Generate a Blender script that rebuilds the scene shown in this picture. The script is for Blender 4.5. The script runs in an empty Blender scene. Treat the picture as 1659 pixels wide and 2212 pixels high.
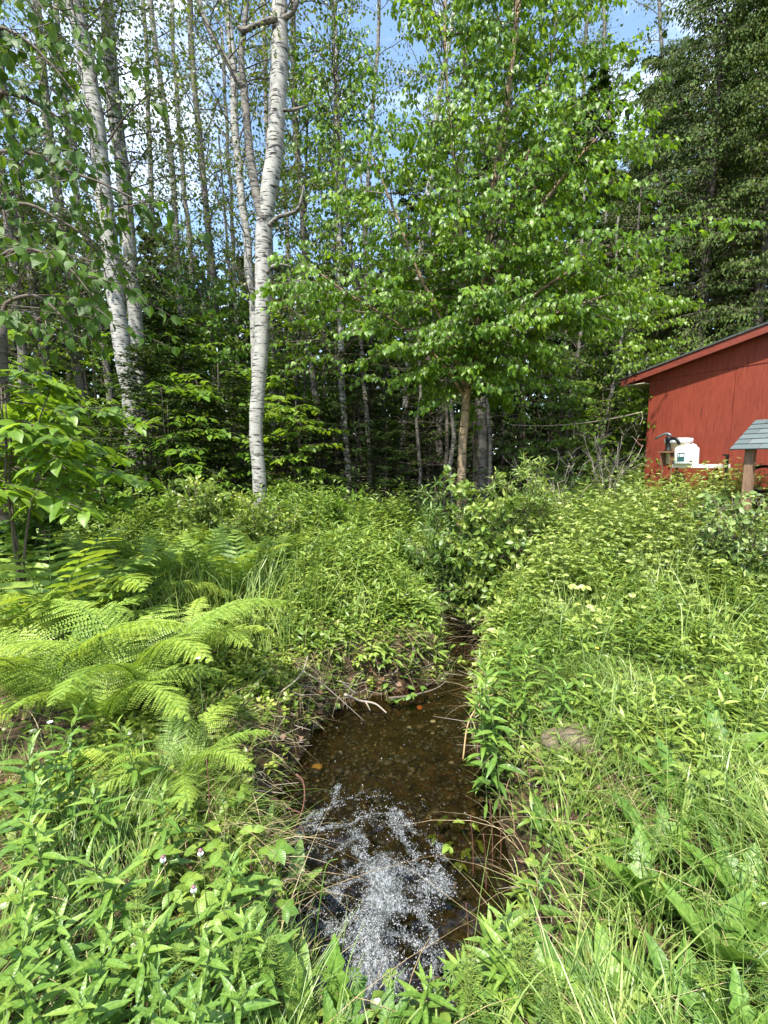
import bpy, math
import numpy as np
from mathutils import Vector

SC = bpy.context.scene
COL = SC.collection

# ------------------------------------------------------------------ camera, sky, sun
EYE = np.array([0.0, 0.0, 1.6])
F, CX, CY = 960.0, 829.5, 1106.0
TH = math.atan((1106 - 998) / F)
cam_d = bpy.data.cameras.new('camera')
cam = bpy.data.objects.new('camera', cam_d); COL.objects.link(cam)
cam.location = EYE
cam.rotation_euler = (math.pi / 2 - TH, 0, 0)
cam_d.sensor_fit = 'VERTICAL'; cam_d.sensor_height = 36.0; cam_d.sensor_width = 27.0
cam_d.lens = 36.0 * F / 2212.0
cam_d.clip_start = 0.05; cam_d.clip_end = 2000
SC.camera = cam

SUN_EL, SUN_AZ = math.radians(59), math.radians(204)      # azimuth measured clockwise from +Y
w = bpy.data.worlds.new('World'); SC.world = w; w.use_nodes = True
nt = w.node_tree; nt.nodes.clear()
def N(t, typ, **kw):
    n = t.nodes.new(typ)
    for k, v in kw.items(): setattr(n, k, v)
    return n
sky = N(nt, 'ShaderNodeTexSky', sky_type='NISHITA'); sky.sun_disc = False
sky.sun_elevation = SUN_EL; sky.sun_rotation = SUN_AZ; sky.air_density = 1.3; sky.ozone_density = 2.2; sky.dust_density = 0.6
tc = N(nt, 'ShaderNodeTexCoord'); mp = N(nt, 'ShaderNodeMapping'); mp.inputs['Scale'].default_value = (1.6, 1.6, 3.4)
mp.inputs['Rotation'].default_value = (0.2, 0.35, 0.6)
nz = N(nt, 'ShaderNodeTexNoise'); nz.inputs['Scale'].default_value = 1.9; nz.inputs['Detail'].default_value = 9; nz.inputs['Roughness'].default_value = 0.56; nz.inputs['Distortion'].default_value = 0.5
rp = N(nt, 'ShaderNodeValToRGB'); rp.color_ramp.elements[0].position = 0.50; rp.color_ramp.elements[1].position = 0.80
mx = N(nt, 'ShaderNodeMixRGB'); mx.inputs[2].default_value = (7.6, 8.0, 8.8, 1)
bg = N(nt, 'ShaderNodeBackground'); bg.inputs['Strength'].default_value = 0.13
ow = N(nt, 'ShaderNodeOutputWorld')
L = nt.links.new
L(tc.outputs['Generated'], mp.inputs[0]); L(mp.outputs[0], nz.inputs['Vector']); L(nz.outputs['Fac'], rp.inputs[0])
L(rp.outputs[0], mx.inputs[0]); L(sky.outputs[0], mx.inputs[1]); L(mx.outputs[0], bg.inputs[0]); L(bg.outputs[0], ow.inputs[0])

sd_ = bpy.data.lights.new('sun', 'SUN'); sd_.energy = 4.3; sd_.angle = math.radians(1.2); sd_.color = (1.0, 0.955, 0.87)
sun = bpy.data.objects.new('sun', sd_); COL.objects.link(sun)
sdir = Vector((math.sin(SUN_AZ) * math.cos(SUN_EL), math.cos(SUN_AZ) * math.cos(SUN_EL), math.sin(SUN_EL)))
sun.rotation_euler = sdir.to_track_quat('Z', 'Y').to_euler(); sun.location = (0, 0, 30)
SC.view_settings.view_transform = 'Standard'; SC.view_settings.look = 'None'
SC.view_settings.exposure = 1.5; SC.view_settings.gamma = 1.0; SC.view_settings.use_curve_mapping = False

# ------------------------------------------------------------------ pixel helpers (photo seen at 1659 x 2212)
def ray(px, py):
    a = (px - CX) / F; b = (CY - py) / F
    return np.array([a, math.cos(TH) + b * math.sin(TH), -math.sin(TH) + b * math.cos(TH)])
def at(px, py, Y):
    d = ray(px, py); return EYE + d * (Y / d[1])
def gp(px, py, z):
    d = ray(px, py); return EYE + d * ((z - EYE[2]) / d[2])

# ------------------------------------------------------------------ mesh helpers
def norm(a):
    return a / np.maximum(np.linalg.norm(a, axis=-1, keepdims=True), 1e-9)

class Geo:
    def __init__(s): s.V = []; s.F = []; s.M = []; s.A = []; s.L = []; s.n = 0
    def add(s, V, faces, mi=0, var=0.5, lc=None):
        V = np.asarray(V, float).reshape(-1, 3)
        if len(V) == 0: return s
        for f in (faces if isinstance(faces, (list, tuple)) else [faces]):
            f = np.asarray(f, int)
            if len(f): s.F.append(f + s.n); s.M.append(np.full(len(f), mi))
        s.V.append(V); s.A.append(np.broadcast_to(np.asarray(var, float), (len(V),)).copy()); s.n += len(V)
        s.L.append(np.full((len(V), 2), .3) if lc is None else lc)
        return s
    def shift(s, off):
        s.V = [v - off for v in s.V]; return s
    def mesh(s, name, mats, smooth=True):
        me = bpy.data.meshes.new(name)
        V = np.concatenate(s.V); me.vertices.add(len(V)); me.vertices.foreach_set('co', V.astype(np.float32).ravel())
        idx = np.concatenate([f.ravel() for f in s.F]); tot = np.concatenate([np.full(len(f), f.shape[1]) for f in s.F])
        st = np.concatenate([[0], np.cumsum(tot)[:-1]])
        me.loops.add(len(idx)); me.loops.foreach_set('vertex_index', idx.astype(np.int32))
        me.polygons.add(len(tot)); me.polygons.foreach_set('loop_start', st.astype(np.int32)); me.polygons.foreach_set('loop_total', tot.astype(np.int32))
        me.polygons.foreach_set('material_index', np.concatenate(s.M).astype(np.int32))
        me.polygons.foreach_set('use_smooth', np.full(len(tot), smooth))
        at_ = me.attributes.new('var', 'FLOAT', 'POINT'); at_.data.foreach_set('value', np.concatenate(s.A).astype(np.float32))
        lc = np.concatenate(s.L)
        if (lc != .3).any(): a2 = me.attributes.new('leafco', 'FLOAT_VECTOR', 'POINT'); a2.data.foreach_set('vector', np.column_stack([lc, np.zeros(len(lc))]).astype(np.float32).ravel())
        for m in (mats if isinstance(mats, (list, tuple)) else [mats]): me.materials.append(m)
        me.update(calc_edges=True)
        return me

def tag(o, label=None, cat=None, group=None, kind=None):
    if label: o['label'] = label
    if cat: o['category'] = cat
    if group: o['group'] = group
    if kind: o['kind'] = kind
    return o
def thing(name, label, cat, loc=(0, 0, 0), rz=0, group=None):
    o = bpy.data.objects.new(name, None); COL.objects.link(o); o.location = tuple(loc); o.rotation_euler = (0, 0, rz)
    o.empty_display_size = 0.1
    return tag(o, label, cat, group)
def part(name, geo, mats, parent=None, smooth=True, world=False):
    if world and parent is not None: geo.shift(np.array(parent.location))
    me = geo.mesh(name, mats, smooth) if isinstance(geo, Geo) else geo
    o = bpy.data.objects.new(name, me); COL.objects.link(o)
    if parent is not None: o.parent = parent
    return o
def kids(o): return list(o.children)
def dup(o, parent=None):
    c = o.copy(); COL.objects.link(c); c.parent = parent
    for ch in kids(o): dup(ch, c)
    return c

def tube(g, P, R, sides=8, mi=0, var=0.5, cap=True):
    P = np.asarray(P, float); n = len(P); R = np.broadcast_to(np.asarray(R, float), (n,))
    T = norm(np.gradient(P, axis=0))
    ref = np.array([1.0, 0, 0]) if abs(T[0][0]) < 0.8 else np.array([0, 1.0, 0])
    u = norm(np.cross(T[0], ref)); U = []
    for i in range(n):
        u = norm(u - np.dot(u, T[i]) * T[i]); U.append(u)
    U = np.array(U); W = np.cross(T, U)
    a = np.linspace(0, 2 * np.pi, sides, endpoint=False)
    V = P[:, None] + R[:, None, None] * (np.cos(a)[None, :, None] * U[:, None] + np.sin(a)[None, :, None] * W[:, None])
    V = V.reshape(-1, 3)
    i = np.arange(n - 1)[:, None]; j = np.arange(sides)[None]; k = (j + 1) % sides
    Fq = np.stack([i * sides + j, i * sides + k, (i + 1) * sides + k, (i + 1) * sides + j], -1).reshape(-1, 4)
    if cap:
        V = np.vstack([V, P[0], P[-1]]); c0 = n * sides; jj = np.arange(sides); kk = (jj + 1) % sides
        t0 = np.stack([np.full(sides, c0), kk, jj], 1); t1 = np.stack([np.full(sides, c0 + 1), (n - 1) * sides + jj, (n - 1) * sides + kk], 1)
        g.add(V, [Fq, np.vstack([t0, t1])], mi, var)
    else: g.add(V, Fq, mi, var)
    return g

def smooth_path(P, n):
    P = np.asarray(P, float); m = len(P)
    t = np.linspace(0, m - 1, n); i = np.clip(t.astype(int), 0, m - 2); f = (t - i)[:, None]
    Pm = np.vstack([2 * P[0] - P[1], P, 2 * P[-1] - P[-2]])
    p0, p1, p2, p3 = Pm[i], Pm[i + 1], Pm[i + 2], Pm[i + 3]
    return 0.5 * (2 * p1 + (p2 - p0) * f + (2 * p0 - 5 * p1 + 4 * p2 - p3) * f ** 2 + (3 * p1 - p0 - 3 * p2 + p3) * f ** 3)

def sticks(g, P0, P1, r0, r1, mi=0, var=0.5):
    """many straight 3-sided twigs at once"""
    P0 = np.asarray(P0, float).reshape(-1, 3); P1 = np.asarray(P1, float).reshape(-1, 3); n = len(P0)
    if n == 0: return g
    r0 = np.broadcast_to(r0, (n,))[:, None]; r1 = np.broadcast_to(r1, (n,))[:, None]
    T = norm(P1 - P0); ref = np.where(np.abs(T[:, 2:3]) > 0.9, np.array([[1.0, 0, 0]]), np.array([[0, 0, 1.0]]))
    U = norm(np.cross(T, ref)); W = np.cross(T, U); vs = []
    for a in (0, 2.094, 4.189): vs.append(P0 + r0 * (math.cos(a) * U + math.sin(a) * W))
    for a in (0, 2.094, 4.189): vs.append(P1 + r1 * (math.cos(a) * U + math.sin(a) * W))
    V = np.stack(vs, 1).reshape(-1, 3); b = (np.arange(n) * 6)[:, None]
    Fq = np.concatenate([b + np.array([[0, 1, 4, 3]]), b + np.array([[1, 2, 5, 4]]), b + np.array([[2, 0, 3, 5]])])
    if np.ndim(var): var = np.repeat(var, 6)
    return g.add(V, Fq, mi, var)

# leaf templates: along +Y, width X, normal +Z, unit length; (verts, tris)
def half_leaf(profile, fold=0.12, droop=0.1, wav=0.0):
    """profile: list of (t, halfwidth); first and last have width 0"""
    V = []; mid = []; le = []; ri = []
    for i, (t, hw) in enumerate(profile):
        z = -droop * t * t
        mid.append(len(V)); V.append((0, t, z))
        if hw > 0:
            wz = wav * (1 if i % 2 else -1)
            le.append(len(V)); V.append((-hw, t, z + fold * hw + wz)); ri.append(len(V)); V.append((hw, t, z + fold * hw - wz))
        else: le.append(mid[-1]); ri.append(mid[-1])
    Q = []; T = []
    for i in range(len(profile) - 1):
        for s, flip in ((le, 0), (ri, 1)):
            q = [mid[i], mid[i + 1], s[i + 1], s[i]]
            u = []
            for v in q:
                if v not in u: u.append(v)
            if flip: u = u[::-1]
            (T if len(u) == 3 else Q).append(u)
    fs = []
    if T: fs.append(np.array(T))
    if Q: fs.append(np.array(Q))
    return np.array(V, float), fs
def lf(w): # cheap folded diamond
    return (np.array([(0, 0, 0), (w, .42, .07), (0, 1, -.1), (-w, .42, .07)], float), [np.array([[0, 1, 2], [0, 2, 3]])])
T_SMALL = lf(0.36)
T_NEEDLE = lf(0.13)
T_MIDN = lf(0.2)
T_BIRCH = half_leaf([(0, 0), (.16, .3), (.42, .33), (.72, .16), (1, 0)], .25, .25)
T_OVAL = half_leaf([(0, 0), (.2, .2), (.5, .26), (.8, .13), (1, 0)], .2, .22)
T_LANCE = half_leaf([(0, 0), (.2, .075), (.5, .1), (.8, .055), (1, 0)], .5, .35)
T_LANCE2 = half_leaf([(0, 0), (.12, .06), (.3, .1), (.5, .108), (.7, .08), (.87, .04), (1, 0)], .45, .35)
T_HEART = half_leaf([(0, 0), (.05, .2), (.2, .36), (.42, .37), (.62, .27), (.82, .12), (1, 0)], .2, .3, .008)
T_BIGOVAL = half_leaf([(0, 0), (.12, .14), (.28, .24), (.5, .28), (.7, .21), (.88, .09), (1, 0)], .28, .3, .01)

def leaves(g, tmpl, P, D, Nn, S, mi=0, var=0.5, wid=None):
    P = np.asarray(P, float).reshape(-1, 3); n = len(P)
    if n == 0: return g
    Y = norm(np.asarray(D, float).reshape(-1, 3)); Z = np.asarray(Nn, float).reshape(-1, 3)
    Z = norm(Z - (Z * Y).sum(-1, keepdims=True) * Y); X = np.cross(Y, Z)
    S = np.broadcast_to(S, (n,)); W = S if wid is None else S * wid
    tv, tf = tmpl; k = len(tv)
    V = P[:, None] + tv[None, :, 0:1] * (X * W[:, None])[:, None] + tv[None, :, 1:2] * (Y * S[:, None])[:, None] + tv[None, :, 2:3] * (Z * S[:, None])[:, None]
    b = (np.arange(n) * k)[:, None, None]
    fs = [(f[None] + b).reshape(-1, f.shape[1]) for f in tf]
    va = np.repeat(np.broadcast_to(var, (n,)), k)
    return g.add(V.reshape(-1, 3), fs, mi, va, np.tile(tv[:, :2], (n, 1)))

def blades(g, P, H, lean, W, droop, seg=4, mi=0, var=0.5, rng=None):
    """grass ribbons: base P (n,3), height H, lean vector (n,2), width W, droop factor"""
    n = len(P); t = np.linspace(0, 1, seg + 1)
    H = np.broadcast_to(H, (n,)); W = np.broadcast_to(W, (n,)); droop = np.broadcast_to(droop, (n,))
    ln = np.hypot(lean[:, 0], lean[:, 1]) + 1e-6; d = lean / ln[:, None]
    horiz = H[:, None] * ln[:, None] * (0.35 * t + 0.65 * t * t)[None]
    zz = H[:, None] * (t[None] - droop[:, None] * t[None] ** 2.6)
    C = np.stack([P[:, 0:1] + d[:, 0:1] * horiz, P[:, 1:2] + d[:, 1:2] * horiz, P[:, 2:3] + zz], -1)
    side = np.stack([-d[:, 1], d[:, 0], np.zeros(n)], -1)
    if rng is not None:
        a = rng.uniform(-1.2, 1.2, n); side = np.stack([side[:, 0] * np.cos(a) - side[:, 1] * np.sin(a), side[:, 0] * np.sin(a) + side[:, 1] * np.cos(a), 0 * a], -1)
    wt = W[:, None] * (1 - t ** 2.2)[None] * 0.5
    Lf = C - side[:, None] * wt[..., None]; Rt = C + side[:, None] * wt[..., None]
    V = np.stack([Lf, Rt], 2).reshape(n, -1, 3); k = V.shape[1]
    q = np.array([[2 * i, 2 * i + 1, 2 * i + 3, 2 * i + 2] for i in range(seg)])
    Fq = (q[None] + (np.arange(n) * k)[:, None, None]).reshape(-1, 4)
    return g.add(V.reshape(-1, 3), Fq, mi, np.repeat(np.broadcast_to(var, (n,)), k))

def box(g, c, s, mi=0, R=None, bev=0.0, var=0.5):
    """box with optionally chamfered vertical+horizontal edges (bev)"""
    hx, hy, hz = np.array(s) / 2.0
    if bev <= 0:
        V = np.array([(x, y, z) for z in (-hz, hz) for y in (-hy, hy) for x in (-hx, hx)])
        Fq = np.array([[0, 2, 3, 1], [4, 5, 7, 6], [0, 1, 5, 4], [2, 6, 7, 3], [0, 4, 6, 2], [1, 3, 7, 5]])
        fs = [Fq]
    else:
        b = bev; ring = [(-hx + b, -hy), (hx - b, -hy), (hx, -hy + b), (hx, hy - b), (hx - b, hy), (-hx + b, hy), (-hx, hy - b), (-hx, -hy + b)]
        def lay(z, k): return [(x * k[0], y * k[1], z) for x, y in ring]
        ins = (1 - b / hx, 1 - b / hy)
        V = np.array(lay(-hz, ins) + lay(-hz + b, (1, 1)) + lay(hz - b, (1, 1)) + lay(hz, ins))
        Fq = np.array([[l * 8 + i, l * 8 + (i + 1) % 8, (l + 1) * 8 + (i + 1) % 8, (l + 1) * 8 + i] for l in range(3) for i in range(8)])
        fs = [Fq, np.array([list(range(7, -1, -1)), list(range(24, 32))])]
    if R is not None: V = V @ np.array(R).T
    return g.add(V + np.array(c), fs, mi, var)

def lathe(g, prof, c=(0, 0, 0), sides=16, mi=0, var=0.5, sq=0.0):
    """prof list of (r,z); sq squares the plan"""
    a = np.linspace(0, 2 * np.pi, sides, endpoint=False); V = []
    for r, z in prof:
        ca, sa = np.cos(a), np.sin(a)
        if sq > 0:
            k = 1 / np.maximum(np.abs(ca), np.abs(sa)); k = (1 - sq) + sq * k
        else: k = 1
        V.append(np.stack([r * ca * k, r * sa * k, np.full(sides, z)], 1))
    n = len(prof); V = np.concatenate(V); i = np.arange(n - 1)[:, None]; j = np.arange(sides)[None]; k = (j + 1) % sides
    Fq = np.stack([i * sides + j, i * sides + k, (i + 1) * sides + k, (i + 1) * sides + j], -1).reshape(-1, 4)
    g.add(V + np.array(c), [Fq, np.array([list(range(sides - 1, -1, -1)), list(range((n - 1) * sides, n * sides))])], mi, var)
    return g

def vnoise(x, y, s, seed=0):
    """smooth value noise"""
    x = np.asarray(x) * s + seed * 17.3; y = np.asarray(y) * s + seed * 9.1
    xi = np.floor(x).astype(np.int64); yi = np.floor(y).astype(np.int64); fx = x - xi; fy = y - yi
    fx = fx * fx * (3 - 2 * fx); fy = fy * fy * (3 - 2 * fy)
    def h(a, b):
        v = np.sin(a * 127.1 + b * 311.7 + seed * 3.3) * 43758.5453; return v - np.floor(v)
    return (h(xi, yi) * (1 - fx) + h(xi + 1, yi) * fx) * (1 - fy) + (h(xi, yi + 1) * (1 - fx) + h(xi + 1, yi + 1) * fx) * fy

# ------------------------------------------------------------------ materials
def new_mat(name):
    m = bpy.data.materials.new(name); m.use_nodes = True; m.node_tree.nodes.clear(); return m, m.node_tree
def ramp(t, cols, inp):
    r = N(t, 'ShaderNodeValToRGB'); e = r.color_ramp.elements
    for i, (p, c) in enumerate(cols):
        if i < 2: e[i].position = p; e[i].color = (*c, 1)
        else:
            x = e.new(p); x.color = (*c, 1)
    t.links.new(inp, r.inputs[0]); return r.outputs[0]
def mixc(t, fac, a, b, mode='MIX'):
    m = N(t, 'ShaderNodeMixRGB', blend_type=mode)
    for i, v in enumerate((fac, a, b)):
        if isinstance(v, (int, float)): m.inputs[i].default_value = v
        elif isinstance(v, tuple): m.inputs[i].default_value = (*v, 1)
        else: t.links.new(v, m.inputs[i])
    return m.outputs[0]
def noise(t, scale, detail=4, rough=.55, map_scale=None, coord='Object', dist=0):
    c = N(t, 'ShaderNodeTexCoord'); n = N(t, 'ShaderNodeTexNoise'); n.inputs['Scale'].default_value = scale
    n.inputs['Detail'].default_value = detail; n.inputs['Roughness'].default_value = rough; n.inputs['Distortion'].default_value = dist
    if map_scale:
        m = N(t, 'ShaderNodeMapping'); m.inputs['Scale'].default_value = map_scale
        t.links.new(c.outputs[coord], m.inputs[0]); t.links.new(m.outputs[0], n.inputs['Vector'])
    else: t.links.new(c.outputs[coord], n.inputs['Vector'])
    return n.outputs['Fac']
def math_(t, op, a, b=0.0, c=None):
    n = N(t, 'ShaderNodeMath', operation=op)
    for i, v in enumerate((a, b) if c is None else (a, b, c)):
        if isinstance(v, (int, float)): n.inputs[i].default_value = v
        else: t.links.new(v, n.inputs[i])
    return n.outputs[0]
def leaf_mat(name, cols, trans=0.42, tcol=(1.9, 1.75, 0.8), rough=0.42, spec=0.4, veins=0):
    m, t = new_mat(name); a = N(t, 'ShaderNodeAttribute', attribute_name='var')
    k = len(cols); c = ramp(t, [(i / (k - 1), x) for i, x in enumerate(cols)], a.outputs['Fac'])
    nn = noise(t, 30, 2, .5)
    dk = ramp(t, [(.35, (.82, .85, .8)), (.65, (1.1, 1.08, 1.05))], nn)
    c = mixc(t, 1.0, c, dk, 'MULTIPLY')
    oi = N(t, 'ShaderNodeObjectInfo'); c = mixc(t, 1.0, c, ramp(t, [(0, (.78, .84, .85)), (.5, (1, 1, 1)), (1, (1.22, 1.12, 1.0))], oi.outputs['Random']), 'MULTIPLY')
    if veins:
        lc = N(t, 'ShaderNodeAttribute', attribute_name='leafco'); sp = N(t, 'ShaderNodeSeparateXYZ'); t.links.new(lc.outputs['Vector'], sp.inputs[0]); ax = math_(t, 'ABSOLUTE', sp.outputs[0])
        mid = ramp(t, [(.006, (1, 1, 1)), (.02, (0, 0, 0))], ax); ph = math_(t, 'SUBTRACT', sp.outputs[1], math_(t, 'MULTIPLY', ax, .75)); wv = math_(t, 'FRACT', math_(t, 'MULTIPLY', ph, veins)); vd = math_(t, 'ABSOLUTE', math_(t, 'SUBTRACT', wv, .5))
        side = ramp(t, [(.03, (.55, .55, .55)), (.16, (0, 0, 0))], vd); vn = mixc(t, 1.0, mid, side, 'LIGHTEN'); c = mixc(t, vn, c, mixc(t, 1.0, c, (1.5, 1.35, 1.5), 'MULTIPLY'))
        blot = ramp(t, [(.40, (.72, .8, .7)), (.6, (1.05, 1.03, 1)), (.78, (1.25, 1.1, .9))], noise(t, 9, 5, .7)); c = mixc(t, 1.0, c, blot, 'MULTIPLY')
        hb = N(t, 'ShaderNodeBump'); hb.inputs['Strength'].default_value = .5; hb.inputs['Distance'].default_value = .003; t.links.new(math_(t, 'ADD', vd, nn), hb.inputs['Height'])
    p = N(t, 'ShaderNodeBsdfPrincipled'); p.inputs['Roughness'].default_value = rough; p.inputs['Specular IOR Level'].default_value = spec
    t.links.new(c, p.inputs['Base Color'])
    if veins: t.links.new(hb.outputs[0], p.inputs['Normal'])
    tr = N(t, 'ShaderNodeBsdfTranslucent'); t.links.new(mixc(t, 1.0, c, tcol, 'MULTIPLY'), tr.inputs[0])
    ms = N(t, 'ShaderNodeMixShader'); ms.inputs[0].default_value = trans
    o = N(t, 'ShaderNodeOutputMaterial')
    t.links.new(p.outputs[0], ms.inputs[1]); t.links.new(tr.outputs[0], ms.inputs[2]); t.links.new(ms.outputs[0], o.inputs[0])
    return m
def plain(name, col, rough=.7, var=None, nscale=20, bump=0.0, map_scale=None, metal=0, spec=.4):
    m, t = new_mat(name); p = N(t, 'ShaderNodeBsdfPrincipled'); p.inputs['Roughness'].default_value = rough; p.inputs['Metallic'].default_value = metal
    p.inputs['Specular IOR Level'].default_value = spec
    v = var or tuple(x * .6 for x in col); nf = noise(t, nscale, 6, .6, map_scale)
    c = ramp(t, [(.3, v), (.7, col)], nf); t.links.new(c, p.inputs['Base Color'])
    if bump:
        b = N(t, 'ShaderNodeBump'); b.inputs['Strength'].default_value = bump; b.inputs['Distance'].default_value = .02
        t.links.new(nf, b.inputs['Height']); t.links.new(b.outputs[0], p.inputs['Normal'])
    o = N(t, 'ShaderNodeOutputMaterial'); t.links.new(p.outputs[0], o.inputs[0]); return m

# foliage colours (var 0..1)
M = {}
M['birch_leaf'] = leaf_mat('bright birch leaf', [(.055, .125, .012), (.095, .195, .018), (.17, .29, .03)], .45)
M['aspen_leaf'] = leaf_mat('aspen leaf', [(.045, .08, .015), (.07, .115, .02), (.11, .15, .03)], .35)
M['maple_leaf'] = leaf_mat('sapling leaf', [(.075, .14, .018), (.12, .22, .024), (.20, .31, .035)], .42)
M['over_leaf'] = leaf_mat('overhanging leaf', [(.045, .10, .018), (.07, .14, .02), (.11, .20, .028)], .42, rough=.45, spec=.3, veins=8)
M['fir_leaf'] = leaf_mat('fir needle', [(.022, .048, .010), (.038, .070, .013), (.058, .096, .018)], .15, rough=.6, spec=.12)
M['cedar_leaf'] = leaf_mat('cedar spray', [(.036, .068, .015), (.07, .112, .022), (.13, .165, .036)], .2, rough=.6, spec=.15)
M['herb'] = leaf_mat('meadow herb', [(.06, .115, .02), (.17, .255, .042), (.36, .43, .10)], .3, spec=.5, rough=.36)
M['pale_herb'] = leaf_mat('pale raspberry leaf', [(.07, .12, .035), (.20, .28, .08), (.35, .42, .14)], .25, rough=.45, spec=.45)
M['fern'] = leaf_mat('fern frond', [(.07, .15, .03), (.17, .275, .046), (.36, .45, .08)], .32, rough=.45, spec=.4)
M['gold'] = leaf_mat('goldenrod leaf', [(.045, .11, .02), (.105, .20, .035), (.24, .35, .07)], .28, rough=.4, spec=.5, veins=7)
M['grass'] = leaf_mat('grass blade', [(.055, .115, .022), (.145, .235, .048), (.33, .40, .13)], .28, rough=.4, spec=.5)
M['straw'] = leaf_mat('dry straw', [(.18, .12, .06), (.38, .27, .15), (.60, .48, .30)], .2, (1.2, 1.1, .9), .6)
M['litter'] = leaf_mat('dead leaf', [(.07, .035, .02), (.16, .08, .045), (.30, .18, .12)], .15, (1.2, 1.0, .8), .6)
M['dand'] = leaf_mat('broad dandelion leaf', [(.065, .14, .024), (.12, .23, .04), (.22, .34, .07)], .33, rough=.4, spec=.4, veins=9)
M['willow'] = leaf_mat('willow leaf', [(.08, .15, .03), (.15, .24, .05), (.28, .36, .11)], .35, spec=.5)
M['green_stem'] = plain('green stem', (.12, .19, .05), .6)
M['red_stem'] = plain('red brown stem', (.15, .065, .045), .6)
M['twig'] = plain('brown twig', (.12, .095, .07), .8, nscale=40)
M['dead_twig'] = plain('pale dead twig', (.34, .29, .23), .8, nscale=40)

def bark(name, light, mid, dark, dash=.5, scale=1.0, crack=.5):
    m, t = new_mat(name); p = N(t, 'ShaderNodeBsdfPrincipled'); p.inputs['Roughness'].default_value = .8; p.inputs['Specular IOR Level'].default_value = .25
    c = ramp(t, [(.3, mid), (.62, light)], noise(t, 9 * scale, 6, .65, (1, 1, .8)))
    d1 = ramp(t, [(dash, (0, 0, 0)), (dash + .07, (1, 1, 1))], noise(t, 7 * scale, 3, .55, (1, 1, 7.5)))
    d2 = ramp(t, [(dash + .045, (0, 0, 0)), (dash + .09, (1, 1, 1))], noise(t, 3.2 * scale, 4, .6, (1.2, 1.2, 1.6), dist=.5))
    d3 = ramp(t, [(.56, (0, 0, 0)), (.66, (1, 1, 1))], noise(t, 16 * scale, 2, .5, (1, 1, 5)))
    c = mixc(t, mixc(t, .45, (0., 0., 0.), d3), c, mid)
    c = mixc(t, d1, c, dark); c = mixc(t, mixc(t, crack, (0., 0., 0.), d2), c, dark)
    t.links.new(c, p.inputs['Base Color'])
    b = N(t, 'ShaderNodeBump'); b.inputs['Strength'].default_value = .6; b.inputs['Distance'].default_value = .01; b.invert = True
    t.links.new(d1, b.inputs['Height']); t.links.new(b.outputs[0], p.inputs['Normal'])
    o = N(t, 'ShaderNodeOutputMaterial'); t.links.new(p.outputs[0], o.inputs[0]); return m
M['birch_bark'] = bark('white aspen bark', (.37, .36, .325), (.23, .22, .195), (.022, .02, .018), .55)
M['grey_bark'] = bark('grey aspen bark', (.20, .185, .155), (.115, .105, .09), (.022, .02, .018), .535, 1.2, .6)
M['dark_bark'] = bark('dark spruce bark', (.14, .12, .10), (.085, .07, .055), (.02, .017, .014), .55, 1.5, .6)
M['yellow_bark'] = bark('peeling tan bark', (.34, .25, .15), (.2, .14, .085), (.05, .035, .025), .56, 1.4, .5)
M['scar'] = plain('black branch scar', (.02, .017, .015), .9)

# ------------------------------------------------------------------ stream outline and terrain
WZ = -0.5
left_px = [(1012, 1262), (990, 1290), (962, 1325), (950, 1370), (955, 1420), (985, 1462), (930, 1482), (850, 1496), (770, 1515), (712, 1540), (680, 1572), (662, 1620), (630, 1665), (605, 1720), (592, 1800), (600, 1900), (632, 2000), (668, 2100), (700, 2230)]
right_px = [(1100, 2230), (1125, 2100), (1122, 2000), (1110, 1900), (1085, 1800), (1060, 1700), (1022, 1620), (1012, 1560), (1015, 1500), (1030, 1450), (1040, 1400), (1046, 1350), (1042, 1310), (1038, 1285), (1040, 1262)]
WP = np.array([gp(x, y, WZ)[:2] for x, y in left_px + right_px])
# upstream continuation, bending away
WP[0] += (0.0, 0.0)
ext = np.array([WP[-1] + (0.6, 1.6), WP[-1] + (2.2, 4.2), WP[-1] + (1.9, 4.5), WP[0] + (0.3, 1.9)])
WP = np.vstack([WP, ext])
def sdist(x, y):
    x = np.asarray(x, float); y = np.asarray(y, float); sh = x.shape; x = x.ravel(); y = y.ravel()
    d = np.full(x.shape, 1e9); ins = np.zeros(x.shape, bool); n = len(WP)
    for i in range(n):
        a = WP[i]; b = WP[(i + 1) % n]; e = b - a
        t = np.clip(((x - a[0]) * e[0] + (y - a[1]) * e[1]) / (e @ e), 0, 1)
        d = np.minimum(d, np.hypot(x - a[0] - t * e[0], y - a[1] - t * e[1]))
        if a[1] != b[1]:
            c = ((a[1] > y) != (b[1] > y)) & (x < (b[0] - a[0]) * (y - a[1]) / (b[1] - a[1]) + a[0]); ins ^= c
    return np.where(ins, -d, d).reshape(sh)
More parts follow.
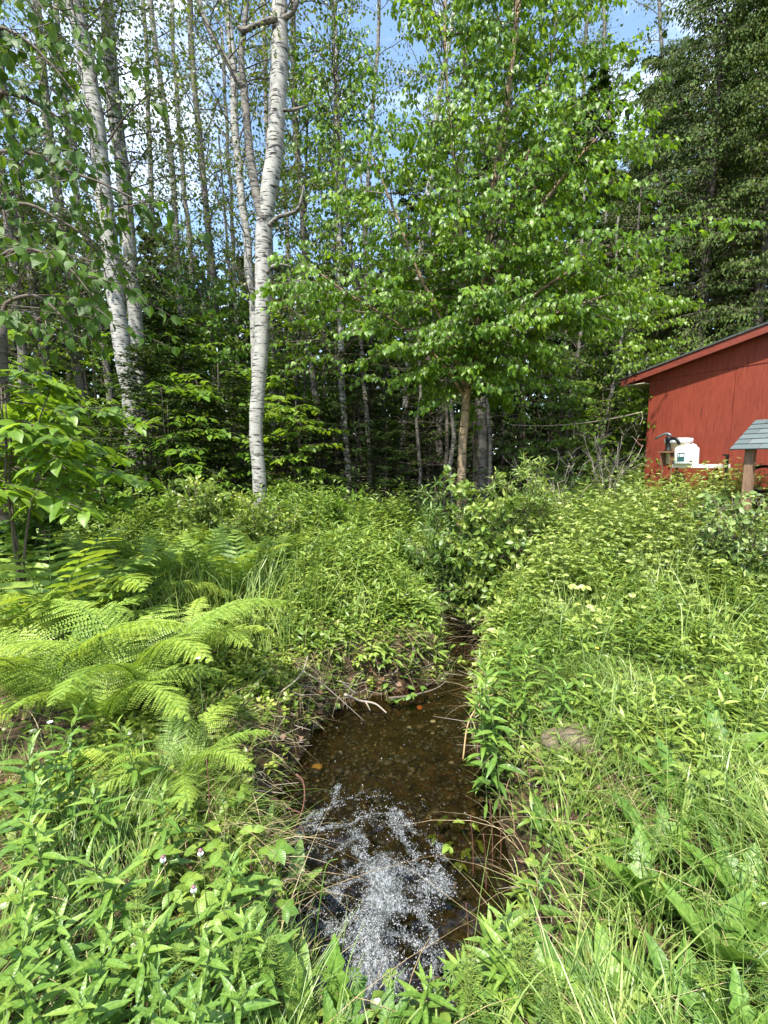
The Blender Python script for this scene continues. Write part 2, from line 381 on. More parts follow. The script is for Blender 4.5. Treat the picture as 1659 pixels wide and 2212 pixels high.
def ground_z(x, y):
    x = np.asarray(x, float); y = np.asarray(y, float)
    base = 0.05 * np.clip(y - 1.5, 0, 8) + 0.10 * np.clip(x - 1.2, 0, 4) * np.clip((y - 2) / 4, 0, 1) + 0.02 * np.clip(y - 10, 0, 40)
    base = base + 0.10 * (vnoise(x, y, .6, 1) - .5) + 0.05 * (vnoise(x, y, 2.2, 2) - .5) + 0.02 * (vnoise(x, y, 7, 3) - .5)
    d = sdist(x, y) + 0.07 * (vnoise(x, y, 3.5, 5) - .5) * np.clip(np.abs(sdist(x, y)) / .05, 0, 1)
    # banks: steep lip then gentle shoulder
    s = np.clip(d / 0.20, 0, 1); s2 = np.clip(d / 1.1, 0, 1)
    k = 0.55 * s * s * (3 - 2 * s) + 0.45 * s2 * (2 - s2)
    outp = WZ + (base - WZ) * k
    inn = WZ - 0.05 - 0.11 * np.clip(-d / 0.3, 0, 1) + 0.03 * (vnoise(x, y, 6, 7) - .5)
    inn = np.where(d < 0, np.minimum(inn, WZ - .03 * np.clip(-d / .05, 0, 1)), 0)
    return np.where(d > 0, outp, inn)
def warp(n, lo, hi, c, tight):
    u = np.linspace(math.asinh((lo - c) / tight), math.asinh((hi - c) / tight), n); return c + tight * np.sinh(u)
gx = warp(300, -150, 150, 0.2, 1.6); gy = warp(340, -40, 260, 2.6, 2.0)
GX, GY = np.meshgrid(gx, gy); GZ = ground_z(GX, GY)
nx, ny = len(gx), len(gy); ii = np.arange(ny - 1)[:, None] * nx + np.arange(nx - 1)[None]
g = Geo(); g.add(np.stack([GX, GY, GZ], -1), np.stack([ii, ii + 1, ii + nx + 1, ii + nx], -1).reshape(-1, 4))
m, t = new_mat('damp soil'); p = N(t, 'ShaderNodeBsdfPrincipled'); p.inputs['Roughness'].default_value = .95; p.inputs['Specular IOR Level'].default_value = .2
n1 = noise(t, 5, 8, .7); n2 = noise(t, 40, 5, .7)
c = ramp(t, [(.35, (.035, .024, .014)), (.52, (.075, .052, .03)), (.68, (.13, .10, .05))], n1)
c = mixc(t, .5, c, ramp(t, [(.35, (.03, .022, .014)), (.6, (.13, .095, .05)), (.75, (.2, .16, .09))], n2))
gq = N(t, 'ShaderNodeTexCoord'); sz = N(t, 'ShaderNodeSeparateXYZ'); t.links.new(gq.outputs['Object'], sz.inputs[0])
wet_shade = ramp(t, [(.0, (1, 1, 1)), (1, (0, 0, 0))], N(t, 'ShaderNodeMapRange').outputs[0]); mr = [n_ for n_ in t.nodes if n_.type == 'MAP_RANGE'][0]; t.links.new(sz.outputs[2], mr.inputs[0]); mr.inputs[1].default_value = -.42; mr.inputs[2].default_value = -.12
c = mixc(t, wet_shade, c, mixc(t, 1.0, c, ramp(t, [(.35, (.25, .24, .22)), (.5, (.5, .46, .38)), (.66, (1.1, .95, .7))], noise(t, 11, 6, .7)), 'MULTIPLY'))  # low soil darker: wetness, and the overhung bank's shade painted in
t.links.new(c, p.inputs['Base Color']); b = N(t, 'ShaderNodeBump'); b.inputs['Strength'].default_value = .9; b.inputs['Distance'].default_value = .03
t.links.new(n2, b.inputs['Height']); t.links.new(b.outputs[0], p.inputs['Normal']); o = N(t, 'ShaderNodeOutputMaterial'); t.links.new(p.outputs[0], o.inputs[0])
M['soil'] = m
tag(part('ground', g, m), kind='structure', label='damp brown soil under the meadow and along the stream banks')

SC.cycles.max_bounces = 7; SC.cycles.diffuse_bounces = 3; SC.cycles.glossy_bounces = 3; SC.cycles.transmission_bounces = 4; SC.cycles.transparent_max_bounces = 10
SC.cycles.caustics_reflective = False; SC.cycles.caustics_refractive = False

# ------------------------------------------------------------------ water, foam, bubbles, bed stones
def c2(x, y):                                   # a place on the water, read off an enlarged detail of the stream
    return gp((500 + x / 2.37) / 1.04159, (1650 + y / 2.37) / 1.04159, WZ)[:2]
STROKES = [([(330, 560), (390, 600), (470, 640)], .03, .6), ([(420, 620), (500, 600), (560, 610)], .03, .6), ([(1130, 700), (1200, 780), (1180, 860), (1120, 900)], .035, .8), ([(520, 930), (470, 1000), (480, 1080)], .045, .8), ([(1000, 850), (1060, 880), (1160, 900)], .035, .8), ([(1140, 1180), (1180, 1280), (1160, 1400)], .05, .8), ([(600, 1280), (640, 1400)], .05, .8), ([(880, 1250), (960, 1300), (1000, 1400)], .06, .9), ([(960, 380), (1050, 400), (1130, 470)], .014, .5),([(600, 285), (612, 330), (610, 385)], .030, 1), ([(600, 388), (700, 350), (760, 335), (840, 325)], .024, .9), ([(850, 325), (900, 355), (950, 375)], .02, .6),
 ([(420, 500), (500, 430), (575, 405)], .045, .9), ([(400, 545), (520, 505), (640, 495), (760, 430), (880, 415), (960, 450), (1040, 510)], .036, 1),
 ([(700, 450), (800, 480), (900, 500)], .05, .6), ([(890, 420), (950, 520), (1000, 620), (1020, 680), (1060, 700)], .036, .9), ([(1090, 520), (1140, 600), (1150, 670)], .022, .9), ([(1050, 330), (1080, 380), (1060, 420)], .015, .5),
 ([(580, 650), (640, 570), (720, 560), (790, 660)], .045, .9), ([(900, 560), (960, 570), (1060, 630)], .02, .7), ([(860, 680), (890, 685)], .02, .8), ([(930, 690), (1000, 750), (1100, 740), (1180, 760), (1100, 820)], .05, 1),
 ([(560, 785), (680, 720), (760, 660)], .03, .9), ([(580, 870), (700, 790), (810, 780)], .045, .9), ([(480, 850), (600, 830)], .035, .6), ([(430, 740), (440, 830)], .02, .5),
 ([(850, 740), (870, 830), (850, 950), (810, 1080), (780, 1200), (760, 1300), (750, 1440)], .115, 1.12), ([(550, 1010), (680, 1000), (800, 950)], .06, 1), ([(900, 960), (1000, 920), (1080, 960), (1100, 1090)], .045, .95),
 ([(700, 620), (760, 660), (800, 720)], .05, .9), ([(560, 1180), (620, 1130), (700, 1120)], .055, .9), ([(930, 1100), (1020, 1130), (1110, 1120)], .05, .9), ([(1080, 1180), (1100, 1300)], .04, .8), ([(700, 1350), (820, 1380)], .09, 1.1), ([(1150, 850), (1200, 950)], .02, .6)]
FS = []
for pts, wd, dn in STROKES: FS.append((smooth_path(np.array([[*c2(x, y), 0] for x, y in pts]), max(8, len(pts) * 8))[:, :2], wd, dn))
def foam_at(x, y):
    f = np.zeros_like(x)
    wx = x + .05 * (vnoise(x, y, 14, 11) - .5) * 2 + .015 * (vnoise(x, y, 40, 12) - .5) * 2; wy = y + .05 * (vnoise(x, y, 14, 13) - .5) * 2 + .015 * (vnoise(x, y, 40, 14) - .5) * 2
    for P, wd, dn in FS:
        d = np.full(x.shape, 9.0)
        for q in P: d = np.minimum(d, (wx - q[0]) ** 2 + (wy - q[1]) ** 2)
        f = np.maximum(f, dn * np.exp(-d / (wd * wd)))
    return f
jet = smooth_path(np.array([[*c2(860, 740), 0], [*c2(850, 950), 0], [*c2(790, 1180), 0], [*c2(750, 1440), 0]]), 20)[:, :2]
def water_z(x, y):
    dj = np.full(np.shape(x), 9.0)
    for q in jet: dj = np.minimum(dj, (x - q[0]) ** 2 + (y - q[1]) ** 2)
    amp = np.exp(-dj / .16) * .030 + .005
    z = (vnoise(x, y, 9, 21) - .5) * amp + (vnoise(x, y, 24, 22) - .5) * amp * .6 + (vnoise(x, y, 60, 23) - .5) * amp * .3
    return WZ + z + .02 * np.exp(-dj / .015)
step = .018
wx_ = np.arange(WP[:, 0].min() - .15, 2.9, step); wy_ = np.arange(WP[:, 1].min() - .1, 13.5, step)
wy_ = np.concatenate([wy_[wy_ < 5.5], np.arange(5.5, 13.5, .05)])
XX, YY = np.meshgrid(wx_, wy_); S_ = sdist(XX, YY); keep = S_ < .16
ZZ = water_z(XX, YY); FO = foam_at(XX[YY < 4.2].ravel(), YY[YY < 4.2].ravel())
fo = np.zeros(XX.shape); fo[YY < 4.2] = FO
nx = len(wx_); ii = (np.arange(len(wy_) - 1)[:, None] * nx + np.arange(nx - 1)[None]).ravel()
q = np.stack([ii, ii + 1, ii + nx + 1, ii + nx], 1); q = q[keep.ravel()[q].all(1)]
used = np.unique(q); rm = np.zeros(XX.size, int); rm[used] = np.arange(len(used))
g = Geo(); g.add(np.stack([XX.ravel(), YY.ravel(), ZZ.ravel()], 1)[used], rm[q], 0, fo.ravel()[used])
m, t = new_mat('brook water'); o = N(t, 'ShaderNodeOutputMaterial')
gl = N(t, 'ShaderNodeBsdfGlossy'); gl.inputs['Roughness'].default_value = .04
tp = N(t, 'ShaderNodeBsdfTransparent'); tp.inputs[0].default_value = (.54, .50, .38, 1)
fr = N(t, 'ShaderNodeFresnel'); fr.inputs['IOR'].default_value = 1.5
bn = noise(t, 26, 3, .5, (1, .7, 1)); bp = N(t, 'ShaderNodeBump'); bp.inputs['Strength'].default_value = .6; bp.inputs['Distance'].default_value = .02
t.links.new(bn, bp.inputs['Height']); t.links.new(bp.outputs[0], gl.inputs['Normal']); t.links.new(bp.outputs[0], fr.inputs['Normal'])
m1 = N(t, 'ShaderNodeMixShader'); t.links.new(fr.outputs[0], m1.inputs[0]); t.links.new(tp.outputs[0], m1.inputs[1]); t.links.new(gl.outputs[0], m1.inputs[2])
fa = N(t, 'ShaderNodeAttribute', attribute_name='var'); vo = N(t, 'ShaderNodeTexVoronoi'); vo.inputs['Scale'].default_value = 110; tcx = N(t, 'ShaderNodeTexCoord'); t.links.new(tcx.outputs['Object'], vo.inputs['Vector'])
nf = noise(t, 33, 5, .75)
th = math_(t, 'ADD', math_(t, 'MULTIPLY', vo.outputs['Distance'], .8), math_(t, 'MULTIPLY', nf, .62))
val = math_(t, 'SUBTRACT', math_(t, 'MULTIPLY', fa.outputs['Fac'], math_(t, 'ADD', .68, math_(t, 'MULTIPLY', noise(t, 17, 4, .65, (1, .7, 1), dist=1.2), .95))), th)
msk = ramp(t, [(0, (0, 0, 0)), (.55, (.80, .80, .80))], val)
fd = N(t, 'ShaderNodeBsdfPrincipled'); t.links.new(ramp(t, [(.32, (.045, .05, .048)), (.48, (.13, .145, .15)), (.66, (.36, .38, .40))], noise(t, 48, 4, .7, (1.6, .8, 1))), fd.inputs['Base Color']); fd.inputs['Roughness'].default_value = .25
b2 = N(t, 'ShaderNodeBump'); b2.inputs['Strength'].default_value = .9; b2.inputs['Distance'].default_value = .01; b2.invert = True; t.links.new(vo.outputs['Distance'], b2.inputs['Height']); t.links.new(b2.outputs[0], fd.inputs['Normal'])
m2 = N(t, 'ShaderNodeMixShader'); t.links.new(msk, m2.inputs[0]); t.links.new(m1.outputs[0], m2.inputs[1]); t.links.new(fd.outputs[0], m2.inputs[2])
t.links.new(m2.outputs[0], o.inputs[0]); M['water'] = m
tag(part('stream_water', g, m), kind='structure', label='clear brown brook water churning white where it leaves the culvert')

# bubbles riding on the foam
R = np.random.RandomState(5)
bx, by, bs = [], [], []
for P, wd, dn in FS:
    seglen = np.hypot(*np.diff(P, axis=0).T).sum(); n = int(seglen * wd * 2.6 * 12000 * dn)
    k = R.randint(0, len(P) - 1, n); f = R.rand(n)[:, None]; q = P[k] * (1 - f) + P[k + 1] * f + R.normal(0, wd * .95, (n, 2))
    bx.append(q[:, 0]); by.append(q[:, 1]); bs.append(R.uniform(.0010, .0032, n))
n = 200; x = R.uniform(-.7, .75, n); y = R.uniform(1.2, 3.9, n); bx.append(x); by.append(y); bs.append(R.uniform(.002, .005, n))
bx = np.concatenate(bx); by = np.concatenate(by); bs = np.concatenate(bs); k = sdist(bx, by) < .03; k &= (vnoise(bx, by, 34, 61) * .6 + vnoise(bx, by, 75, 62) * .4) > .45
bx, by, bs = bx[k], by[k], bs[k]; bz = water_z(bx, by)
a = np.linspace(0, 2 * np.pi, 6, endpoint=False)
dv = np.vstack([np.stack([np.cos(a), np.sin(a), 0 * a - .1], 1), np.stack([.72 * np.cos(a + .5), .72 * np.sin(a + .5), 0 * a + .62], 1), [[0, 0, .95]]])
dq = np.array([[i, (i + 1) % 6, 6 + (i + 1) % 6, 6 + i] for i in range(6)]); dt = np.array([[6 + i, 6 + (i + 1) % 6, 12] for i in range(6)])
V = np.stack([bx, by, bz], 1)[:, None] + dv[None] * bs[:, None, None]; b = (np.arange(len(bx)) * 13)[:, None, None]
g = Geo(); g.add(V.reshape(-1, 3), [(dq[None] + b).reshape(-1, 4), (dt[None] + b).reshape(-1, 3)], 0, np.repeat(R.rand(len(bx)), 13))
m, t = new_mat('bubble film'); o = N(t, 'ShaderNodeOutputMaterial'); p = N(t, 'ShaderNodeBsdfPrincipled'); p.inputs['Base Color'].default_value = (.37, .395, .42, 1); p.inputs['Roughness'].default_value = .15
tp = N(t, 'ShaderNodeBsdfTransparent'); ms = N(t, 'ShaderNodeMixShader'); va_ = N(t, 'ShaderNodeAttribute', attribute_name='var'); t.links.new(ramp(t, [(0, (.15, .15, .15)), (.6, (.5, .5, .5)), (1, (.9, .9, .9))], va_.outputs['Fac']), ms.inputs[0])
t.links.new(tp.outputs[0], ms.inputs[1]); t.links.new(p.outputs[0], ms.inputs[2]); t.links.new(ms.outputs[0], o.inputs[0]); M['bubble'] = m
tag(part('foam_bubbles', g, m), 'white foam bubbles swirling in arcs on the dark brook', 'foam', kind='stuff')

def rock(g, c, s, seed, mi=0, var=.5, sides=12, rings=7, rough=.25):
    r = rs_(seed); th = np.linspace(0, np.pi, rings); ph = np.linspace(0, 2 * np.pi, sides, endpoint=False)
    T_, P_ = np.meshgrid(th, ph, indexing='ij'); V = np.stack([np.sin(T_) * np.cos(P_), np.sin(T_) * np.sin(P_), np.cos(T_)], -1).reshape(-1, 3)
    k = r.normal(size=(5, 3)) * 1.6; off = r.rand(5) * 6
    V = V * (1 + rough * np.sin(V @ k.T + off).mean(1, keepdims=True) * 1.3) * np.array(s)
    i = np.arange(rings - 1)[:, None]; j = np.arange(sides)[None]; kk = (j + 1) % sides
    g.add(V + np.array(c), np.stack([i * sides + j, (i + 1) * sides + j, (i + 1) * sides + kk, i * sides + kk], -1).reshape(-1, 4), mi, var); return g
rs_ = lambda s: np.random.RandomState(s)
m, t = new_mat('stream pebble'); p = N(t, 'ShaderNodeBsdfPrincipled'); p.inputs['Roughness'].default_value = .6; a_ = N(t, 'ShaderNodeAttribute', attribute_name='var')
c = ramp(t, [(0, (.035, .03, .02)), (.6, (.065, .056, .037)), (.9, (.10, .085, .052)), (.975, (.17, .12, .06)), (.995, (.34, .31, .24))], a_.outputs['Fac'])
t.links.new(mixc(t, .5, c, ramp(t, [(.4, (.3, .3, .3)), (.6, (1, 1, 1))], noise(t, 60, 4)), 'MULTIPLY'), p.inputs['Base Color']); o = N(t, 'ShaderNodeOutputMaterial'); t.links.new(p.outputs[0], o.inputs[0]); M['pebble'] = m
g = Geo(); n = 0
xs = R.uniform(-.8, 1.4, 9000); ys = R.uniform(1.3, 8.5, 9000); sdv = sdist(xs, ys); k = sdv < .02; xs, ys = xs[k], ys[k]; zs = ground_z(xs, ys)
for i in range(min(len(xs), 2600)):
    s = R.uniform(.006, .02) * (1 if R.rand() < .93 else 2.0); rock(g, (xs[i], ys[i], zs[i] + s * .2), (s, s * R.uniform(.7, 1), s * .5), i, 0, R.rand(), 7, 5, .55)
tag(part('streambed_gravel', g, M['pebble']), 'brown gravel and pebbles lying on the bed of the brook', 'gravel', kind='stuff')
def stone(px, py, w, label, col, z=None, flat=.55, seed=0, rough=.22):
    P = gp(px, py, WZ if z is None else z); P[2] = float(ground_z(P[0], P[1])) if z is None else z
    g = Geo(); rock(g, (0, 0, w * flat * .45), (w, w * .8, w * flat), seed, sides=18, rings=11, rough=rough)
    o = part('stone', g, plain('stone ' + label[:12], col, .75, tuple(c * .55 for c in col), 26, .5)); o.location = P; return tag(o, label, 'stone')
stone(905, 1507, .038, 'small bright orange stone lying in the shallow brook water', (.55, .17, .05), seed=3)
stone(936, 1522, .026, 'small white oval pebble beside the orange stone in the brook', (.6, .57, .45), seed=4)
stone(925, 1497, .018, 'tiny pale pebble just upstream of the white oval pebble', (.62, .55, .38), seed=5)
stone(884, 1536, .022, 'pale grey pebble under the water left of the brook centre', (.4, .4, .33), seed=6)
stone(683, 1633, .04, 'golden brown stone at the left edge of the brook by the leaning leaf', (.5, .3, .08), seed=7)
stone(1247, 1620, .17, 'rounded brown stone half sunk in grass on the right bank', (.17, .13, .085), z=float(-.05), flat=.5, seed=8, rough=.4)
stone(1130, 1322, .07, 'whitish stone showing under yellow green leaves on the far right bank', (.62, .6, .56), z=.02, seed=9)

# ------------------------------------------------------------------ red shed
C0 = np.array([4.37, 7.5]); UA = math.atan2(-.883, .47); UV = np.array([math.cos(UA), math.sin(UA)]); INW = np.array([-UV[1], UV[0]])
SZ = .42
def onwall(px, py, off=0.0):
    """where a sight line meets the plane parallel to the shed front, off metres before it -> local (x, y, z)"""
    d = ray(px, py); nrm = np.array([*INW, 0.0]); p0 = np.array([*(C0 - INW * off), 0.0])
    q = EYE + d * (np.dot(p0 - EYE, nrm) / np.dot(d, nrm)); r = q[:2] - C0
    return np.array([r @ UV, r @ INW, q[2] - SZ])
shed = thing('shed', 'red painted plywood shed with a low gable roof at the edge of the woods', 'shed', (C0[0], C0[1], SZ), UA)
OV = .14
t0, b0 = onwall(1343, 822, OV), onwall(1345, 835, OV); t1_, b1 = onwall(1659, 701, OV), onwall(1659, 717, OV)
sl = (t1_[2] - t0[2]) / (t1_[0] - t0[0]); x0 = t0[0]; RX = 3.0; LEN = 6.0; DEP = 3.6
zt = lambda x: t0[2] + sl * (min(x, LEN - x) - x0)                  # top of the rake board
FH = t0[2] - b0[2]
def prism(g, prof, y0, y1, mi=0):
    """profile in x,z extruded from y0 to y1"""
    k = len(prof); V = [(x, y0, z) for x, z in prof] + [(x, y1, z) for x, z in prof]
    g.add(V, [np.array([[i, (i + 1) % k, k + (i + 1) % k, k + i] for i in range(k)])], mi); g.add(V, [np.array([list(range(k))[::-1], list(range(k, 2 * k))])], mi); return g
m, t = new_mat('red plywood paint'); p = N(t, 'ShaderNodeBsdfPrincipled'); p.inputs['Roughness'].default_value = .62; p.inputs['Specular IOR Level'].default_value = .3
n1 = noise(t, 6, 8, .72, (7, 1, .55), dist=.6); n2 = noise(t, 1.1, 4, .6); n3 = noise(t, 26, 4, .7, (5, 1, .25))
c = ramp(t, [(.28, (.08, .016, .010)), (.44, (.19, .034, .018)), (.62, (.23, .046, .024))], n1)
c = mixc(t, .45, c, ramp(t, [(.3, (.5, .5, .5)), (.55, (1, 1, 1))], n3), 'MULTIPLY'); c = mixc(t, .5, c, ramp(t, [(.35, (.7, .66, .66)), (.65, (1.15, 1.1, 1.1))], n2), 'MULTIPLY')
t.links.new(c, p.inputs['Base Color']); b = N(t, 'ShaderNodeBump'); b.inputs['Strength'].default_value = .35; b.inputs['Distance'].default_value = .004; t.links.new(n1, b.inputs['Height']); t.links.new(b.outputs[0], p.inputs['Normal'])
o = N(t, 'ShaderNodeOutputMaterial'); t.links.new(p.outputs[0], o.inputs[0]); M['red'] = m
M['red_trim'] = plain('red trim paint', (.22, .045, .027), .6, (.13, .027, .017), 9, .1, (1, 1, 4)); M['cream'] = plain('cream soffit paint', (.55, .5, .4), .6)
M['roof_felt'] = plain('dark roofing felt', (.09, .10, .09), .9, (.03, .035, .035), 30, .3); M['seam'] = plain('dark seam', (.03, .01, .008), .9)
wt = lambda x: zt(x) - FH * .35
zs_ = onwall(1620, 789, 0)[2]
xs0 = 0.0; panels = []
e = .003; xx = 0.0
while xx < LEN - .01:                                             # plywood sheets with thin gaps between them
    x1 = min(xx + 1.22, LEN); g = Geo()
    pts = [(xx + e, -.3), (x1 - e, -.3), (x1 - e, min(wt(x1 - e), zs_ - e))]
    if wt(xx + e) < zs_ - e < wt(x1 - e): pts.append(((zs_ - e - wt(0)) / sl, zs_ - e))
    if wt(x1 - e) < zs_ - e < wt(xx + e): pts.append((LEN - (zs_ - e - wt(0)) / sl, zs_ - e))
    pts.append((xx + e, min(wt(xx + e), zs_ - e))); prism(g, pts, 0, .012); part('wall_panel', g, M['red'], shed, False); xx = x1
xg = (zs_ - wt(0)) / sl; g = Geo(); prism(g, [(xg, zs_), (LEN - xg, zs_), (RX, wt(RX))], -.007, .012); part('gable_panel', g, M['red'], shed, False)
g = Geo(); prism(g, [(0.02, -.3), (LEN - .02, -.3), (LEN - .02, wt(0) - .03), (RX, wt(RX) - .03), (.02, wt(0) - .03)], .016, .06); part('frame', g, M['seam'], shed, False)
for x, s in ((0, 1), (LEN, -1)):
    g = Geo(); box(g, (x + s * .007, DEP / 2 + .015, wt(0) / 2 - .15), (.012, DEP, wt(0) + .3)); part('side_wall', g, M['red'], shed, False)
g = Geo(); prism(g, [(0.02, -.3), (LEN - .02, -.3), (LEN - .02, wt(0) - .03), (RX, wt(RX) - .03), (.02, wt(0) - .03)], DEP, DEP + .04); part('back_wall', g, M['red'], shed, False)
for s in (0, 1):                                                    # roof: deck, felt, rake board, soffit on each slope
    fx = (lambda x: x) if s == 0 else (lambda x: LEN - x)
    def pr(g, prof, y0, y1, fx=fx):
        prism(g, [(fx(x), z) for x, z in (prof if s == 0 else prof[::-1])], y0, y1)
    g = Geo(); pr(g, [(x0 - .02, zt(x0) + .004), (RX, zt(RX) + .004), (RX, zt(RX) + .03), (x0 - .02, zt(x0) + .028)], -OV - .035, DEP + .2); rf = part('roof', g, M['roof_felt'], shed, False)
    g = Geo(); pr(g, [(x0, zt(x0) - FH), (RX, zt(RX) - FH), (RX, zt(RX)), (x0, zt(x0))], -OV - .02, -OV); part('rake_board', g, M['red_trim'], rf, False)
    g = Geo(); pr(g, [(x0 + .02, zt(x0) - .05), (RX, zt(RX) - .05), (RX, zt(RX)), (x0 + .02, zt(x0))], -OV + .001, DEP + .15); part('roof_deck', g, M['roof_felt'], rf, False)
    g = Geo(); pr(g, [(x0 + .01, zt(x0) - FH), (-.01, zt(x0) - FH), (-.01, zt(x0) - FH + .012), (x0 + .01, zt(x0) - FH + .012)], -OV + .002, DEP); part('soffit', g, M['cream'], rf, False)
# small bracket on the shed corner
def L2W(p): p = np.asarray(p, float); return np.array([*(C0 + UV * p[0] + INW * p[1]), p[2] + SZ])
ba, bb, bc = onwall(1372, 951, -.02), onwall(1387, 950, -.02), onwall(1383, 966, -.02)
g = Geo(); tube(g, [ba, bb + (.02, 0, 0)], .012, 4); tube(g, [ba + (.01, 0, -.01), bc + (.03, 0, 0)], .012, 4)
part('bracket', g, M['red_trim'], shed)

# ------------------------------------------------------------------ things before the shed
def wbox(name, px0, px1, py0, py1, off, depth, mat, parent, bev=0):
    a = onwall(px0, py1, off); b = onwall(px1, py0, off); g = Geo()
    c = [(a[0] + b[0]) / 2, a[1] + depth / 2, (a[2] + b[2]) / 2]; box(g, (0, 0, 0), (b[0] - a[0], depth, b[2] - a[2]), bev=bev)
    V = g.V[0]; cw = L2W(c); V2 = np.stack([cw[0] + UV[0] * V[:, 0] + INW[0] * V[:, 1], cw[1] + UV[1] * V[:, 0] + INW[1] * V[:, 1], cw[2] + V[:, 2]], 1); g.V[0] = V2
    return part(name, g, mat, parent, False, world=True)
def base_of(px, off):
    q = L2W(onwall(px, 1005, off)); q[2] = float(ground_z(q[0], q[1])); return q
M['white_board'] = plain('weathered white board', (.78, .76, .70), .6, (.6, .58, .52), 14); M['wood'] = plain('brown weathered wood', (.26, .13, .07), .75, (.12, .06, .035), 12, .3, (1, 1, 6))
M['post_wood'] = plain('brown post wood', (.25, .15, .09), .8, (.12, .075, .05), 14, .3, (3, 3, .5))
M['white_plastic'] = plain('white plastic', (.80, .81, .80), .35, (.74, .75, .74), 8); M['cream_plastic'] = plain('cream plastic', (.66, .62, .42), .4, (.58, .54, .34), 9)
M['black'] = plain('black iron', (.012, .012, .013), .5, (.006, .006, .006), 20, spec=.2); M['teal'] = plain('dark teal label', (.03, .12, .13), .5, (.02, .05, .05), 50); M['steel'] = plain('grey steel', (.4, .42, .45), .35, (.25, .26, .28), 30, metal=.7)
OF = .55
b_ = base_of(1500, OF); tb = thing('table', 'long low white topped table standing in weeds before the red shed wall', 'table', b_)
wbox('table_top', 1452, 1548, 1003, 1010, OF + .05, .36, M['white_board'], tb)
for px in (1456, 1541):
    wbox('leg', px, px + 5, 1010.5, 1075, OF, .05, M['wood'], tb); 
for px in (1454, 1539): wbox('leg', px, px + 5, 1010.5, 1075, OF - .24, .05, M['wood'], tb)
b_ = base_of(1440, OF + .1); bn_ = thing('wooden_crate', 'small red brown wooden stand left of the white jug', 'stand', b_)
wbox('top_board', 1421, 1450, 974, 978, OF + .12, .34, M['wood'], bn_); wbox('side_board', 1425, 1428, 978.5, 1006, OF + .1, .3, M['wood'], bn_); wbox('side_board', 1445, 1448, 978.5, 1006, OF + .1, .3, M['wood'], bn_)
wbox('leg', 1425, 1429, 1006.5, 1070, OF + .09, .04, M['wood'], bn_); wbox('leg', 1444, 1448, 1006.5, 1070, OF + .09, .04, M['wood'], bn_)
def local_at(px, py, off): return L2W(onwall(px, py, off))
# cream bucket with white lid
bc_ = local_at(1462, 1003, OF - .14); sc = np.linalg.norm(local_at(1489, 1003, OF - .14) - bc_) / 23
top = local_at(1466, 947, OF - .14)[2]; h = top - bc_[2]; r = 22 * sc
bk = thing('bucket', 'cream plastic bucket under a flat white lid behind the white jug', 'bucket', (bc_[0], bc_[1], bc_[2]))
g = Geo(); lathe(g, [(r * .86, 0), (r * .9, .01), (r, h * .8), (r * 1.03, h * .8), (r * 1.03, h * .84)], sides=24); part('bucket_body', g, M['cream_plastic'], bk)
g = Geo(); lathe(g, [(r * 1.07, h * .82), (r * 1.1, h * .84), (r * 1.1, h * .97), (r * 1.04, h), (r * .9, h), (r * .88, h * .985), (0.01, h * .985)], sides=24); part('lid', g, M['white_plastic'], bk)
# white jug with label
ja = local_at(1482, 1003, OF); jh = local_at(1482, 961, OF)[2] - ja[2]; jw = 15.5 * sc
jg = thing('jug', 'square shouldered white plastic jug with a small dark label on the table', 'jug', ja, UA)
g = Geo(); lathe(g, [(jw * .92, 0), (jw, .015), (jw, jh * .78), (jw * .93, jh * .86), (jw * .72, jh * .93), (jw * .3, jh * .95), (jw * .26, jh * .97)], sides=40, sq=.8); part('jug_body', g, M['white_plastic'], jg)
g = Geo(); lathe(g, [(jw * .27, jh * .965), (jw * .27, jh * 1.04), (jw * .24, jh * 1.06)], sides=14); part('cap', g, M['white_plastic'], jg)
g = Geo(); tube(g, smooth_path([(jw * .45, 0, jh * .93), (jw * .55, 0, jh * 1.02), (jw * .95, 0, jh * .95), (jw * .97, 0, jh * .78)], 9), jw * .09, 6); part('handle', g, M['white_plastic'], jg)
g = Geo(); box(g, (-jw * .12, -jw * 1.0 - .002, jh * .38), (jw * .80, .006, jh * .42)); lb = part('label', g, M['teal'], jg, False)
g = Geo()
for k_, (dx, ww) in enumerate(((-.36, .06), (-.16, .12), (0.02, .12), (.16, .1))): box(g, (jw * dx, -jw - .007, jh * .46), (jw * ww, .004, jh * .14))
part('lettering', g, M['white_plastic'], lb, False)
# black hand pump with lever
pa = local_at(1443, 975, OF + .02); ph = local_at(1443, 940, OF + .02)[2] - pa[2]
pm = thing('hand_pump', 'black iron hand pump with its grey lever pointing left, standing on the wooden stand', 'pump', pa, UA)
g = Geo(); lathe(g, [(.055, 0), (.06, .01), (.035, .03), (.033, ph * .6), (.045, ph * .68), (.045, ph * .85), (.02, ph * .95), (.015, ph)], sides=12); part('pump_body', g, M['black'], pm)
g = Geo(); tube(g, smooth_path([(.0, 0, ph * .72), (.08, 0, ph * .76), (.13, 0, ph * .62), (.15, 0, ph * .4)], 9), [.03, .03, .028, .026, .024, .024, .022, .022, .02], 8); part('spout', g, M['black'], pm)
g = Geo(); tube(g, smooth_path([(.02, 0, ph * 1.0), (-.04, 0, ph * 1.1), (-.12, 0, ph * .98), (-.2, 0, ph * .8)], 9), [.02, .02, .02, .018, .018, .016, .016, .016, .018], 6); part('lever', g, M['steel'], pm)
# black post
b_ = base_of(1565, .5); pt = thing('black_post', 'short black post standing between the white table and the shingled well roof', 'post', b_)
wbox('post', 1562, 1569, 984, 1075, .5, .05, M['black'], pt, .008); wbox('post_cap', 1561, 1570, 981, 984.5, .505, .06, M['black'], pt)

